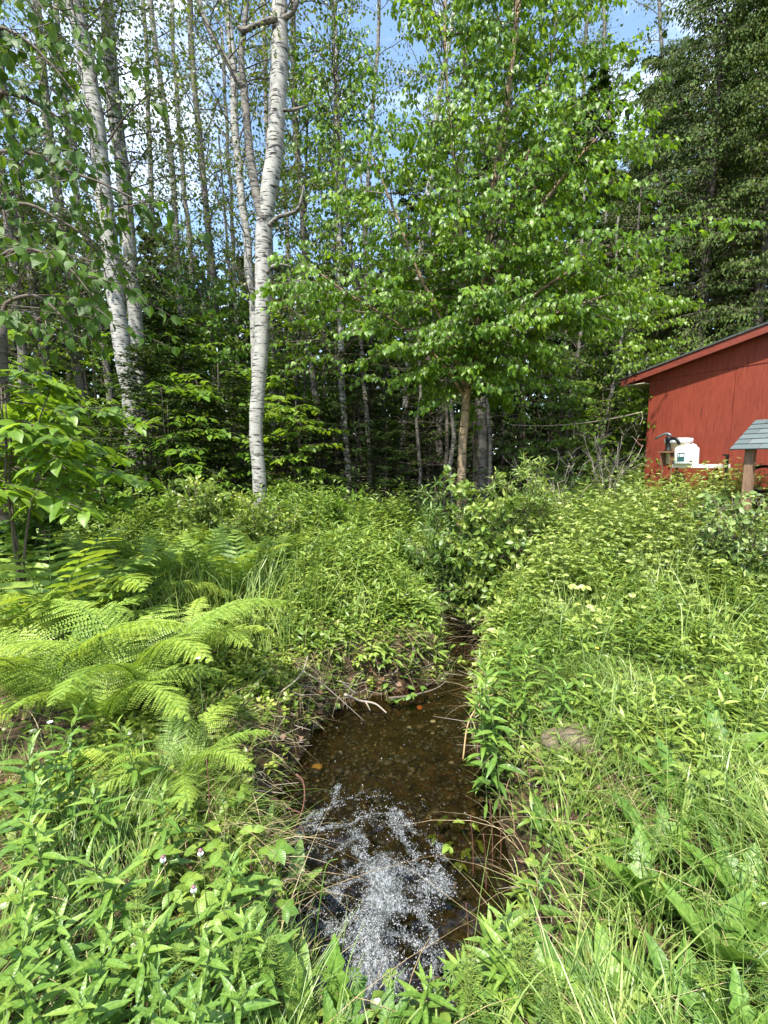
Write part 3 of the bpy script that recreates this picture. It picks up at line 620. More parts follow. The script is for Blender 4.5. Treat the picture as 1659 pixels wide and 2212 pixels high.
# well shelter with hipped shingle roof
oe = 1.45; E0 = onwall(1575, 972, oe); orr = min(np.linspace(.5, 1.4, 400), key=lambda o_: abs(onwall(1632, 908, o_)[0] - E0[0])); RR0 = onwall(1632, 908, orr); be = 2 * orr - oe; WL = 1.9
WX0, WX1 = E0[0], E0[0] + WL
wc = L2W((WX0 + WL / 2, -orr, 0)); ws = thing('well_shelter', 'grey shingled gable roof on brown posts in front of the red shed', 'well shelter', (wc[0], wc[1], float(ground_z(wc[0], wc[1]))))
m, t = new_mat('grey green shingles'); p = N(t, 'ShaderNodeBsdfPrincipled'); p.inputs['Roughness'].default_value = .9; a_ = N(t, 'ShaderNodeAttribute', attribute_name='var')
c = ramp(t, [(0, (.065, .085, .085)), (.5, (.085, .11, .11)), (1, (.115, .14, .138))], a_.outputs['Fac']); c = mixc(t, .6, c, ramp(t, [(.35, (.6, .6, .6)), (.65, (1.2, 1.2, 1.2))], noise(t, 260, 3)), 'MULTIPLY')
t.links.new(c, p.inputs['Base Color']); o = N(t, 'ShaderNodeOutputMaterial'); t.links.new(p.outputs[0], o.inputs[0]); M['shingle'] = m
def slope(g, A, B, C, D, rows=6):
    """A,B eave ends, C,D ridge ends above A,B; overlapping shingle courses with tabs"""
    A, B, C, D = map(lambda v: np.array(v, float), (A, B, C, D)); nn = norm(np.cross(B - A, C - A + 1e-6)); nn = nn if nn[2] > 0 else -nn
    for r_ in range(rows):
        f0, f1 = r_ / rows, (r_ + 1.08) / rows; f1 = min(f1, 1)
        a0, b0_ = A + (C - A) * f0, B + (D - B) * f0; a1, b1_ = A + (C - A) * f1, B + (D - B) * f1
        wdt = np.linalg.norm(b0_ - a0); k = max(2, int(wdt / .24)); off = .5 * (r_ % 2)
        cuts = np.clip((np.arange(k + 2) - off) / k, 0, 1)
        for i in range(k + 1):
            u, v = cuts[i], cuts[i + 1]
            if v - u < .004: continue
            u += .004 / wdt * 1.2; q = [a0 + (b0_ - a0) * u, a0 + (b0_ - a0) * v, a1 + (b1_ - a1) * v, a1 + (b1_ - a1) * u]
            lo, hi = .014, .004; V = [q[0] + nn * lo, q[1] + nn * lo, q[2] + nn * hi, q[3] + nn * hi, q[0] + nn * 0, q[1] + nn * 0]
            g.add(V, [np.array([[0, 1, 2, 3], [4, 5, 1, 0]])], 0, R.rand())
g = Geo(); e0_, e1_, f0_, f1_ = L2W((WX0, -oe, E0[2])), L2W((WX1, -oe, E0[2])), L2W((WX0, -be, E0[2])), L2W((WX1, -be, E0[2])); r0_, r1_ = L2W((WX0, -orr, RR0[2])), L2W((WX1, -orr, RR0[2]))
slope(g, e0_, e1_, r0_, r1_); slope(g, f1_, f0_, r1_, r0_)
rf = part('roof', g, M['shingle'], ws, False, world=True)
dz = np.array([0, 0, .004]); g = Geo(); V = [v - dz for v in (e0_, e1_, f1_, f0_, r0_, r1_)] + [v - dz * 7 for v in (e0_, e1_, f1_, f0_, r0_, r1_)]
g.add(V, [np.array([[0, 1, 5, 4], [2, 3, 4, 5], [6, 10, 11, 7], [8, 11, 10, 9], [0, 6, 7, 1], [2, 8, 9, 3], [0, 4, 10, 6], [4, 3, 9, 10], [1, 7, 11, 5], [5, 11, 8, 2]])]); part('roof_deck', g, M['black'], rf, False, world=True)
g = Geo(); tube(g, [r0_ + dz * 2, r1_ + dz * 2], .018, 6); part('ridge_cap', g, M['shingle'], rf, world=True)
for lx in (WX0 + .16, WX1 - .15):
    for ly in (-oe + .12, -be - .12):
        q_ = L2W((lx, ly, 0)); g = Geo(); z0 = float(ground_z(q_[0], q_[1])) - .1; z1 = SZ + E0[2] + .05; box(g, (0, 0, 0), (.085, .085, z1 - z0), bev=.008)
        V_ = g.V[0]; g.V[0] = np.stack([q_[0] + UV[0] * V_[:, 0] + INW[0] * V_[:, 1], q_[1] + UV[1] * V_[:, 0] + INW[1] * V_[:, 1], (z0 + z1) / 2 + V_[:, 2]], 1); part('post', g, M['post_wood'], ws, False, world=True)
g = Geo(); zc_ = float(ground_z(wc[0], wc[1])); box(g, (0, 0, 0), (1.3, .5, .6), bev=.02); V_ = g.V[0]; g.V[0] = np.stack([wc[0] + UV[0] * V_[:, 0] + INW[0] * V_[:, 1], wc[1] + UV[1] * V_[:, 0] + INW[1] * V_[:, 1], zc_ + .25 + V_[:, 2]], 1); part('well_curb', g, M['wood'], ws, False, world=True)
hc = local_at(1645, 1035, orr); g = Geo(); a = np.linspace(0, 2 * np.pi, 40)
for rr_, oy in ((.16, 0), (.145, .03)): tube(g, np.stack([hc[0] + rr_ * np.cos(a) * UV[0] + oy * INW[0], hc[1] + rr_ * np.cos(a) * UV[1] + oy * INW[1] + .02 * np.sin(3 * a), hc[2] + rr_ * np.sin(a)], 1), .011, 6, cap=False)
hs = part('hose', g, M['black']); tag(hs, 'black hose coil hanging under the shingled well roof', 'hose')

# ------------------------------------------------------------------ trees
def leaf_dirs(rng, mode, tw, n):
    r = rng.normal(size=(n, 3))
    if mode == 'hang': d = tw * .55 + np.array([0, 0, -.75]) + r * .33; nn = np.array([0, 0, 1.0]) + r[:, ::-1] * .55
    elif mode == 'rand': d = tw * .5 + r * .6 + np.array([0, 0, -.25]); nn = rng.normal(size=(n, 3)) + np.array([0, 0, .5])
    elif mode == 'flat':
        s = np.where(rng.rand(n) < .5, 1, -1) * rng.uniform(.6, 1.2, n); c, si = np.cos(s), np.sin(s)
        d = np.stack([tw[:, 0] * c - tw[:, 1] * si, tw[:, 0] * si + tw[:, 1] * c, tw[:, 2] * .4 - .22], 1) + r * .12; nn = np.array([0, 0, 1.0]) + r[:, ::-1] * .22
    else:                                   # needle: flat spray
        s = np.where(rng.rand(n) < .5, 1, -1) * rng.uniform(.5, 1.1, n); c, si = np.cos(s), np.sin(s)
        d = np.stack([tw[:, 0] * c - tw[:, 1] * si, tw[:, 0] * si + tw[:, 1] * c, tw[:, 2] - .12], 1) + r * .15; nn = np.array([0, 0, 1.0]) + r[:, ::-1] * .35
    return d, nn
def grow(rng, gw, gl, stems, B, T, K, zr, blen, up=.5, droop=.3, twl=.35, ls=.07, mode='hang', tmpl=T_SMALL, brad=.02, jit=.05, lsv=.3, planar=.5, azr=None, tstart=.2, tw_leaf=True, var0=.5, varr=.5, bare=0.0):
    """branches on the stems, twigs on the branches, leaves on the twigs"""
    pa, pr_ = [], []
    for P, Rr in stems:
        zz = np.linspace(0, 1, 60); k = zz * (len(P) - 1); i = np.clip(k.astype(int), 0, len(P) - 2); f = (k - i)[:, None]; q = P[i] * (1 - f) + P[i + 1] * f
        pa.append(q); pr_.append(np.interp(k, np.arange(len(P)), np.broadcast_to(Rr, (len(P),))))
    A = np.vstack(pa); Rr = np.concatenate(pr_); ok = np.where((A[:, 2] > zr[0]) & (A[:, 2] < zr[1]))[0]
    if len(ok) == 0: return
    pick = ok[(np.linspace(0, len(ok) - 1, B) + rng.uniform(-.5, .5, B) * len(ok) / B).clip(0, len(ok) - 1).astype(int)]
    O = A[pick] + rng.normal(0, .03, (B, 3)) * [0, 0, 1]; rel = ((O[:, 2] - zr[0]) / (zr[1] - zr[0])).clip(0, 1)
    Lb = np.array([blen(r) for r in rel]) * rng.uniform(.75, 1.25, B)
    az = np.arange(B) * 2.39996 + rng.uniform(-.5, .5, B)
    if azr is not None: az = azr[0] + rng.uniform(-1, 1, B) * azr[1]
    el = up * rng.uniform(.5, 1.4, B) if np.isscalar(up) else np.array([up[0] + (up[1] - up[0]) * r for r in rel]) + rng.normal(0, .1, B)
    D0 = np.stack([np.cos(az) * np.cos(el), np.sin(az) * np.cos(el), np.sin(el)], 1); nb = 7; t = np.linspace(0, 1, nb)
    bend = rng.normal(0, .1, (B, 3)) * [1, 1, .3]
    Pb = O[:, None] + D0[:, None] * (Lb[:, None] * t)[..., None] + (bend[:, None] * (Lb[:, None] * t ** 2)[..., None]) + np.array([0, 0, -1.0]) * (droop * Lb[:, None] * t[None] ** 2)[..., None]
    Pb[:, 1:-1] += rng.normal(0, .012, (B, nb - 2, 3)) * Lb[:, None, None]
    br = np.minimum(brad * (.5 + .5 * Lb / max(Lb.max(), 1e-6)), Rr[pick] * .8 + .002)
    for s in range(nb - 1): sticks(gw, Pb[:, s], Pb[:, s + 1], br * (1 - t[s] * .85), br * (1 - t[s + 1] * .85))
    if T == 0: return
    tt = tstart + (1 - tstart) * (np.linspace(0, 1, T)[None] + rng.uniform(-.4, .4, (B, T)) / T).clip(0, 1)
    k = tt * (nb - 1); i = np.clip(k.astype(int), 0, nb - 2); f = (k - i)[..., None]; bi = np.arange(B)[:, None]
    TP = Pb[bi, i] * (1 - f) + Pb[bi, i + 1] * f; BD = norm(Pb[bi, i + 1] - Pb[bi, i])
    sgn = np.where(np.arange(T) % 2, 1, -1)[None] * rng.uniform(.45, 1.15, (B, T)); sgn[:, -1] = rng.uniform(-.2, .2, B); c, si = np.cos(sgn), np.sin(sgn)
    TD = np.stack([BD[..., 0] * c - BD[..., 1] * si, BD[..., 0] * si + BD[..., 1] * c, BD[..., 2] * .7 + rng.normal(0, (1 - planar) * .6, (B, T)) - droop * .3], -1); TD = norm(TD)
    TL = twl * (1.15 - .6 * tt) * rng.uniform(.6, 1.3, (B, T)) * (.6 + .4 * (Lb / Lb.max()))[:, None]
    if bare > 0: TL = TL * np.where(rng.rand(B, T) < bare, .3, 1)
    TE = TP + TD * TL[..., None] + np.array([0, 0, -.12]) * TL[..., None] * droop * 2
    sticks(gw, TP.reshape(-1, 3), TE.reshape(-1, 3), .0045, .0015)
    if K == 0: return
    u = (np.linspace(.12, 1, K)[None, None] + rng.uniform(-.5, .5, (B, T, K)) / K)
    LP = TP[:, :, None] + (TE - TP)[:, :, None] * u[..., None] + rng.normal(0, jit, (B, T, K, 3)) * np.array([1, 1, .5])
    tw = np.broadcast_to(TD[:, :, None], LP.shape).reshape(-1, 3); n = len(tw); d, nn = leaf_dirs(rng, mode, tw, n)
    vb = np.repeat(rng.uniform(-.22, .22, B), T * K); var = (var0 + vb + rng.uniform(-varr, varr, n) * .7).clip(0, 1)
    S = ls * rng.uniform(1 - lsv, 1 + lsv, n)
    leaves(gl, tmpl, LP.reshape(-1, 3), d, nn, S, 1, var)

def px_path(pts, Y, wpx, n=14, dY=0.0, base=True):
    P = [at(x, y, Y + dY * i / len(pts)) for i, (x, y) in enumerate(pts)]; wr = np.interp(np.linspace(0, 1, n), np.linspace(0, 1, len(np.atleast_1d(wpx))), np.atleast_1d(wpx))
    if base:
        b = P[0].copy(); b[2] = float(ground_z(b[0], b[1])) - .08
        if b[2] < P[0][2] - .1: P = [b] + P; 
    P = smooth_path(P, n); return P, wr * Y / F / 2
def wobble(P, rng, a):
    Q = P.copy(); Q[1:] += rng.normal(0, a, (len(P) - 1, 3)) * [1, 1, 0]; return Q

def simple_tree(name, label, cat, pts, Y, wpx, bm, lm, seed, group=None, **kw):
    rng = rs_(seed); P, Rr = px_path(pts, Y, wpx); P = smooth_path(wobble(P, rng, .012 * Y / 8), 26); Rr = np.interp(np.linspace(0, 1, 26), np.linspace(0, 1, len(Rr)), Rr)
    Rr = Rr * (1 + rng.normal(0, .03, 26)); Rr[0] *= 1.25
    t_ = thing(name, label, cat, P[0], group=group); g = Geo(); tube(g, P, Rr, 12); part('trunk', g, bm, t_, world=True)
    gc = Geo(); grow(rng, gc, gc, [(P, Rr)], **kw); part('crown', gc, [M['twig'], lm], t_, world=True)
    return t_, P, Rr
ASP = dict(B=46, T=8, K=10, twl=.55, ls=.06, mode='rand', jit=.09, up=.75, droop=.12, brad=.018, lsv=.35, bare=.1)
# --- main forked aspen
rng = rs_(11)
ma = thing('aspen_tree', 'thick white barked aspen with black scars, forked partway up, standing behind the ferns', 'tree', at(560, 1060, 6.4))
P, Rr = px_path([(560, 1035), (553, 940), (557, 850), (566, 720), (568, 600), (570, 500), (578, 430), (592, 340), (598, 250), (604, 120), (604, 0), (600, -200), (590, -420)], 6.4, [33, 32, 33, 34, 37, 38, 38, 37, 30, 22], 60)
ma.location = P[0]; Rr = .88 * Rr * (1 + .03 * np.sin(np.arange(60) * 1.7) + rng.normal(0, .012, 60)); g = Geo(); tube(g, P, Rr, 28); tr_ = part('trunk', g, M['birch_bark'], ma, world=True)
MAIN = (P, Rr)
g = Geo()                                                           # raised black scars and chevrons on the bark
def on_trunk(z, az):
    i = int(np.argmin(abs(P[:, 2] - z))); return P[i] + np.array([math.cos(az), math.sin(az), 0]) * Rr[i] * 1.0, np.array([math.cos(az), math.sin(az), 0]), Rr[i]
for k_ in range(60):
    z = rng.uniform(1.5, 9.5); big = k_ % 5 == 0; az = -math.pi / 2 + rng.uniform(-1.35, 1.35); q, nn_, rr = on_trunk(z, az); tg = np.array([-nn_[1], nn_[0], 0]); h_ = rng.uniform(.004, .035); w_ = rng.uniform(.02, .07) + big * .045; h_ = h_ + big * .02
    pts = [q + nn_ * .004 - tg * w_ - np.array([0, 0, h_]) - nn_ * (w_ * w_ / rr / 2), q + nn_ * .006 + np.array([0, 0, h_ * .3]), q + nn_ * .004 + tg * w_ - np.array([0, 0, h_]) - nn_ * (w_ * w_ / rr / 2)]
    tube(g, smooth_path(pts, 7), np.array([.002, .006, .009, .011, .009, .006, .002]) * (1.7 if big else 1), 6)
part('bark_scar', g, M['scar'], tr_, world=True)
def limb(parent, pts, Y, wpx, mat, name='branch', n=22, base=None):
    Q = [at(x, y, Y) for x, y in pts]
    if base is not None: Q[0] = base
    Q = smooth_path(Q, n); r_ = np.interp(np.linspace(0, 1, n), np.linspace(0, 1, len(wpx)), wpx) * Y / F / 2
    g = Geo(); tube(g, Q, r_, 10); part(name, g, mat, parent, world=True); return Q, r_
l1 = limb(ma, [(574, 478), (560, 450), (541, 340), (532, 250), (527, 188), (521, 120), (530, 40), (545, -150)], 6.35, [20, 18, 16, 15, 12, 10, 8], M['grey_bark'])
l2 = limb(ma, [(527, 190), (508, 165), (490, 130), (462, 85), (440, 35), (418, -40), (380, -160)], 6.33, [12, 12, 11, 10, 9], M['grey_bark'])
l3 = limb(ma, [(600, 40), (575, 46), (545, 58), (527, 66), (515, 60)], 6.3, [12, 10, 9, 8], M['grey_bark'])
l4 = limb(ma, [(604, 42), (622, 35), (640, 10), (660, -80), (700, -200)], 6.35, [12, 9, 8, 6], M['grey_bark'])
l5 = limb(ma, [(580, 488), (600, 470), (640, 455), (652, 425), (656, 400)], 6.2, [9, 8, 6, 3], M['grey_bark'])
l6 = limb(ma, [(575, 590), (590, 576), (610, 572), (628, 576)], 6.2, [10, 8, 6, 3], M['grey_bark'])
l7 = limb(ma, [(612, 238), (635, 237), (662, 228)], 6.2, [7, 6, 3], M['grey_bark'])
gc = Geo(); rng = rs_(12)
grow(rng, gc, gc, [MAIN], B=16, T=8, K=7, zr=(8, 12.5), blen=lambda r: 1.7, up=.5, droop=.2, twl=.5, ls=.06, mode='rand', jit=.09)
grow(rng, gc, gc, [l1, l2, l4], B=20, T=7, K=7, zr=(5.0, 12), blen=lambda r: .9 + .5 * r, up=.6, droop=.15, twl=.4, ls=.06, mode='rand', jit=.08, brad=.012)
part('crown', gc, [M['twig'], M['aspen_leaf']], ma, world=True)

# --- other trunks of the stand, read off the photograph: foot to top
TR = [
 ([(285, 880), (268, 780), (250, 640), (228, 440), (205, 260), (182, 120), (150, -40), (110, -250)], 8.0, [33, 34, 32, 30, 27], 'birch_bark', 'white aspen with peeling black bands, left of the forked aspen and leaning left'),
 ([(305, 990), (300, 800), (278, 520), (256, 330), (240, 160), (226, -20), (205, -250)], 8.8, [24, 25, 26, 25, 22], 'birch_bark', 'pale aspen right behind the leaning white aspen'),
 ([(497, 850), (484, 780), (470, 690), (455, 540), (440, 400), (425, 250), (410, 60), (395, -200)], 10.5, [13, 13, 12, 10], 'grey_bark', 'slim grey aspen midway between the leaning and the forked aspens'),
 ([(550, 700), (540, 610), (528, 470), (512, 330), (505, 160), (490, 0), (470, -200)], 9.0, [16, 17, 15, 12], 'birch_bark', 'slender pale aspen touching the left side of the forked aspen'),
 ([(700, 1010), (688, 900), (672, 760), (655, 500), (638, 260), (632, 0), (625, -200)], 10.0, [14, 14, 12, 10], 'grey_bark', 'thin crooked aspen just right of the forked aspen'),
 ([(752, 1020), (744, 900), (736, 780), (732, 500), (726, 250), (720, 0), (712, -200)], 9.6, [13, 14, 13, 9], 'birch_bark', 'straight slim white aspen between the forked aspen and the bright birch'),
 ([(178, 860), (160, 740), (148, 560), (120, 380), (95, 200), (78, 0), (60, -200)], 10.5, [20, 19, 17, 13], 'grey_bark', 'grey aspen half hidden by overhanging leaves near the left edge'),
 ([(103, 820), (85, 700), (62, 560), (40, 420), (15, 250), (-15, 40)], 10.0, [18, 17, 15, 12], 'grey_bark', 'leaning grey aspen, second from the left edge'),
 ([(55, 850), (40, 700), (25, 560), (8, 420), (-20, 250)], 9.4, [18, 17, 15, 12], 'grey_bark', 'grey aspen nearest the left edge behind the saplings'),
 ([(235, 840), (215, 700), (195, 560), (160, 400), (140, 220), (120, 0)], 13.0, [15, 14, 12, 9], 'grey_bark', 'distant grey aspen seen left of the leaning white aspen'),
 ([(405, 870), (398, 740), (385, 560), (372, 380), (350, 200), (325, 0), (310, -200)], 13.0, [12, 12, 11, 8], 'grey_bark', 'distant thin aspen seen right of the pale aspen pair'),
 ([(440, 860), (425, 700), (408, 520), (395, 380), (380, 200), (372, 0)], 15.0, [10, 10, 9, 7], 'grey_bark', 'far thin aspen between the pale pair and the slim grey aspen'),
 ([(590, 900), (588, 760), (585, 600), (580, 420), (575, 250), (570, 0)], 13.0, [12, 12, 10, 8], 'grey_bark', 'dark thin aspen hidden right behind the forked aspen trunk'),
 ([(512, 760), (505, 600), (500, 420), (490, 250), (480, 60)], 16.0, [8, 8, 7, 6], 'grey_bark', 'far thin aspen left behind the forked aspen'),
 ([(345, 880), (338, 700), (330, 500), (322, 320), (316, 120), (300, -100)], 16.0, [11, 10, 9, 7], 'grey_bark', 'far dark aspen close behind the pale aspen pair'),
 ([(640, 900), (632, 700), (622, 520), (610, 300), (612, 100)], 17.0, [9, 9, 8, 6], 'grey_bark', 'far aspen with a bare stem right of the forked aspen'),
 ([(12, 900), (2, 700), (-8, 500), (-20, 300)], 12.5, [16, 15, 14, 12], 'grey_bark', 'dark trunk cut by the left edge of the view'),
 ([(800, 900), (795, 700), (790, 500), (800, 300), (815, 100), (820, -100)], 15.0, [9, 9, 8, 6], 'grey_bark', 'far bare stemmed aspen behind the left edge of the bright birch'),
 ([(860, 1040), (872, 900), (895, 640), (925, 420), (950, 200), (985, 20), (1000, -150)], 11.0, [12, 12, 11, 9], 'birch_bark', 'white stemmed aspen rising through the bright birch crown'),
 ([(1045, 980), (1040, 880), (1062, 700), (1075, 480), (1095, 260), (1110, 60), (1120, -100)], 9.5, [22, 20, 15, 10], 'grey_bark', 'grey white trunk directly behind the foot of the bright birch'),
 ([(945, 1100), (948, 960), (960, 800), (985, 500), (1000, 300), (1005, 100)], 12.0, [16, 15, 13, 10], 'grey_bark', 'grey trunk standing in the dark gap left of the bright birch'),
 ([(1330, 900), (1325, 600), (1318, 350), (1312, 150), (1300, 0), (1290, -120)], 14.0, [9, 9, 7, 5], 'grey_bark', 'far thin aspen rising right of the bright birch crown'),
 ([(1440, 900), (1432, 600), (1428, 350), (1430, 150), (1425, 0), (1425, -120)], 15.0, [9, 9, 7, 5], 'grey_bark', 'far thin aspen whose crown shows above the left cedars'),
 ([(1560, 900), (1562, 600), (1558, 350), (1550, 150), (1555, 0), (1550, -120)], 16.0, [9, 9, 7, 5], 'grey_bark', 'far thin aspen whose crown shows above the middle cedars'),
 ([(1235, 900), (1240, 600), (1250, 350), (1262, 150), (1270, 0), (1275, -120)], 16.0, [9, 9, 7, 5], 'grey_bark', 'far thin aspen hidden behind the right side of the bright birch'),
]
for i, (pts, Y, wp, bk_, lab) in enumerate(TR):
    kw = dict(ASP); kw['B'] = int(52 if Y < 12 else 34)
    ytop = 1.6 + Y * 1.28; kw['zr'] = (min(3.4, ytop * .4) if Y > 9 else 4.2, ytop + 1.2); kw['blen'] = lambda r: 1.9 * (1 - .45 * r)
    kw['ls'] = .062 if Y < 12 else .072
    simple_tree('aspen_tree', lab, 'tree', pts, Y, wp, M[bk_], M['aspen_leaf'], 100 + i, group='aspens of the stand behind the meadow', **kw)

# --- bright birch in the middle
rng = rs_(31); bt = thing('birch_tree', 'bright green leafy birch with several thin stems rising from behind the willow bush', 'tree', (0, 0, 0))
Yb = 6.7
s0 = px_path([(998, 985), (1003, 920), (1006, 870), (1020, 780), (1032, 700), (1046, 600), (1062, 430), (1090, 250), (1112, 90), (1130, -80), (1140, -230)], Yb, [19, 18, 15, 12, 9, 5], 40)
bt.location = s0[0][0]
def stemf(pts, w_, Y=Yb, dy=0.0): 
    Q = [at(x, y, Y + dy * i / len(pts)) for i, (x, y) in enumerate(pts)]; Q = smooth_path(Q, 24); return Q, np.interp(np.linspace(0, 1, 24), np.linspace(0, 1, len(w_)), w_) * Y / F / 2
stems = [s0, stemf([(1030, 705), (1012, 620), (1000, 560), (988, 400), (970, 250), (960, 60), (970, -60)], [10, 8, 6, 4], dy=-.4),
 stemf([(1034, 690), (1070, 600), (1110, 530), (1180, 430), (1250, 340), (1300, 290)], [9, 7, 5, 3], dy=-.7), stemf([(1008, 850), (965, 720), (905, 590), (850, 450), (800, 330)], [9, 7, 5, 3], dy=-.5),
 stemf([(1010, 820), (1060, 720), (1150, 640), (1260, 570), (1370, 530)], [8, 6, 5, 3], dy=-1.0), stemf([(1040, 640), (1090, 480), (1150, 300), (1190, 130), (1210, -40)], [8, 6, 5, 3], dy=.5),
 stemf([(1006, 860), (950, 780), (860, 700), (760, 640), (690, 590)], [7, 5, 4, 3], dy=-.8), stemf([(1012, 840), (1040, 760), (1130, 700), (1220, 670), (1300, 640)], [7, 5, 4, 3], dy=-1.1), stemf([(1050, 580), (1080, 400), (1100, 200), (1115, 0), (1120, -150)], [7, 5, 4, 3], dy=-.5)]
for k_, (Q, r_) in enumerate(stems):
    g = Geo(); tube(g, Q, r_, 10); part('trunk' if k_ == 0 else 'branch', g, M['yellow_bark'], bt, world=True)
gc = Geo(); BL = dict(mode='hang', tmpl=T_BIRCH, ls=.072, jit=.03, planar=.75, brad=.012, lsv=.28)
grow(rng, gc, gc, [stems[0], stems[5], stems[8]], B=120, T=11, K=9, zr=(2.9, 10.3), blen=lambda r: 1.85 * (1 - .74 * r), up=(.1, .8), droop=.22, twl=.36, **BL)
grow(rng, gc, gc, [stems[1]], B=46, T=10, K=9, zr=(3.4, 9.6), blen=lambda r: 1.25 * (1 - .4 * r), up=(.1, .8), droop=.2, twl=.34, **BL)
grow(rng, gc, gc, [stems[2], stems[3]], B=80, T=9, K=9, zr=(2.9, 7.5), blen=lambda r: 1.15 * (1 - .3 * r), up=(.1, .6), droop=.25, twl=.34, **BL)
grow(rng, gc, gc, [stems[4], stems[6], stems[7]], B=95, T=10, K=9, zr=(2.5, 6), blen=lambda r: .95, up=(.0, .4), droop=.3, twl=.34, **BL)
part('crown', gc, [M['twig'], M['birch_leaf']], bt, world=True)

# yellow green trees filling between
def leafy(name, label, pts, Y, wp, lm, seed, zr, bl, B, T=8, K=6, up=(.1, .7), ls=.08, group=None, mode='hang', tm=T_BIRCH, twl=.34, bm='grey_bark', planar=.7, droop=.22):
    return simple_tree(name, label, 'tree', pts, Y, wp, M[bm], M[lm], seed, group, B=B, T=T, K=K, zr=zr, blen=bl, up=up, droop=droop, twl=twl, ls=ls, mode=mode, tmpl=tm, jit=.04, planar=planar, brad=.014)
leafy('birch_tree', 'yellow green birch filling the gap between the forked aspen and the bright birch', [(800, 1020), (790, 850), (770, 650), (745, 420), (730, 230), (720, 150)], 9.5, [11, 10, 7, 4], 'birch_leaf', 41, (3.0, 9.6), lambda r: 1.8 * (1 - .5 * r), 84, ls=.085)
leafy('birch_tree', 'light green young birch showing right behind the forked aspen trunk', [(640, 1000), (640, 850), (650, 650), (660, 450), (665, 260)], 10.5, [10, 9, 7, 4], 'birch_leaf', 42, (2.8, 9.2), lambda r: 1.5 * (1 - .5 * r), 66, ls=.085)
leafy('birch_tree', 'small pale birch behind the slim grey aspen', [(500, 1000), (470, 800), (450, 700), (430, 620)], 10, [9, 8, 6, 4], 'birch_leaf', 43, (2.0, 5.8), lambda r: 1.4 * (1 - .4 * r), 44, ls=.09)
leafy('cherry_tree', 'pale leafed young tree right beside the roof of the red shed', [(1290, 1010), (1310, 900), (1330, 800), (1350, 700), (1360, 640)], 8.6, [9, 8, 6, 4], 'maple_leaf', 44, (1.6, 5.1), lambda r: 1.25 * (1 - .3 * r), 70, ls=.07, T=9, K=7)
leafy('cherry_tree', 'dark leafed low tree below the clothesline left of the shed corner', [(1220, 1010), (1230, 900), (1240, 800), (1250, 740)], 9.4, [8, 7, 6, 4], 'over_leaf', 45, (1.0, 4.0), lambda r: 1.5 * (1 - .3 * r), 60, ls=.075, T=9, K=7)

# --- conifers
def conifer_meshes(seed, h, w0, lean, B, T, K, droop, ls, mode='needle', tm=T_MIDN, r0=.13, twl=.32, zlo=.8, dead=14, lm='fir_leaf', wfun=None, jit=.03):
    rng = rs_(seed); n = 14; z = np.linspace(0, h, n); P = np.stack([lean * z + rng.normal(0, .02, n), rng.normal(0, .02, n), z - .1], 1); Rr = r0 * (1 - z / h * .93)
    g = Geo(); tube(g, P, Rr, 10); tm_ = g.mesh('trunk', M['dark_bark']); gc = Geo()
    grow(rng, gc, gc, [(P, Rr)], B=B, T=T, K=K, zr=(zlo, h * .985), blen=wfun or (lambda r: w0 * (1 - r) ** .8 + .12), up=(-.05, .5), droop=droop, twl=twl, ls=ls, mode=mode, tmpl=tm, brad=.016, jit=jit, planar=.75, lsv=.3)
    if dead: grow(rng, gc, gc, [(P, Rr)], B=dead, T=6, K=0, zr=(.4, zlo + 1.5), blen=lambda r: w0 * .7, up=.05, droop=.2, twl=.3, brad=.012)
    return tm_, gc.mesh('crown', [M['twig'], M[lm]])
FIR = [conifer_meshes(200, 13, 1.9, .01, 150, 10, 9, .25, .13, dead=20), conifer_meshes(201, 11, 1.6, -.01, 130, 10, 9, .2, .12, dead=20), conifer_meshes(202, 14, 2.0, 0, 120, 10, 9, .3, .14, zlo=2.6, dead=40)]
SMALLFIR = [conifer_meshes(205, 3.2, 1.1, 0, 90, 9, 9, .12, .075, r0=.035, zlo=.25, dead=0, twl=.24), conifer_meshes(206, 2.5, .95, 0, 76, 9, 9, .12, .07, r0=.03, zlo=.2, dead=0, twl=.22)]
CED = [conifer_meshes(210, 12, 1.7, .01, 330, 11, 12, .3, .075, 'hang', T_NEEDLE if False else lf(.24), r0=.16, twl=.38, zlo=.8, dead=8, lm='cedar_leaf', wfun=lambda r: 2.0 * (1 - r) ** .55 + .2, jit=.06), conifer_meshes(211, 10.5, 1.6, -.02, 300, 11, 12, .3, .075, 'hang', lf(.24), r0=.15, twl=.36, zlo=.6, dead=8, lm='cedar_leaf', wfun=lambda r: 1.8 * (1 - r) ** .55 + .2, jit=.06)]
def plant_tree(kind, name, label, x, y, s, rz, group=None, cat='tree'):
    z = float(ground_z(x, y)); t_ = thing(name, label, cat, (x, y, z), rz, group); t_.scale = (s, s, s)
    part('trunk', kind[0], None, t_); part('crown', kind[1], None, t_); return t_
def X(px, Y): return (px - CX) / F * Y
cedars = [(1480, 10.6, 1.0, 'tall dark cedar right behind the shed roof'), (1600, 10.2, 1.08, 'tall dark cedar behind the shed, nearer the right edge'), (1400, 12.0, .92, 'dark cedar behind the pale young tree left of the shed roof'), (1700, 11.5, 1.15, 'dark cedar cut by the right edge above the shed'),
 (1540, 13.5, 1.12, 'dark cedar in the second row above the shed roof'), (1330, 13.2, .86, 'dark cedar showing right of the bright birch crown')]
for i, (px, Y, s, lab) in enumerate(cedars): plant_tree(CED[i % 2], 'cedar_tree', lab, X(px, Y), Y, s, i * 1.3, 'cedars behind the red shed')
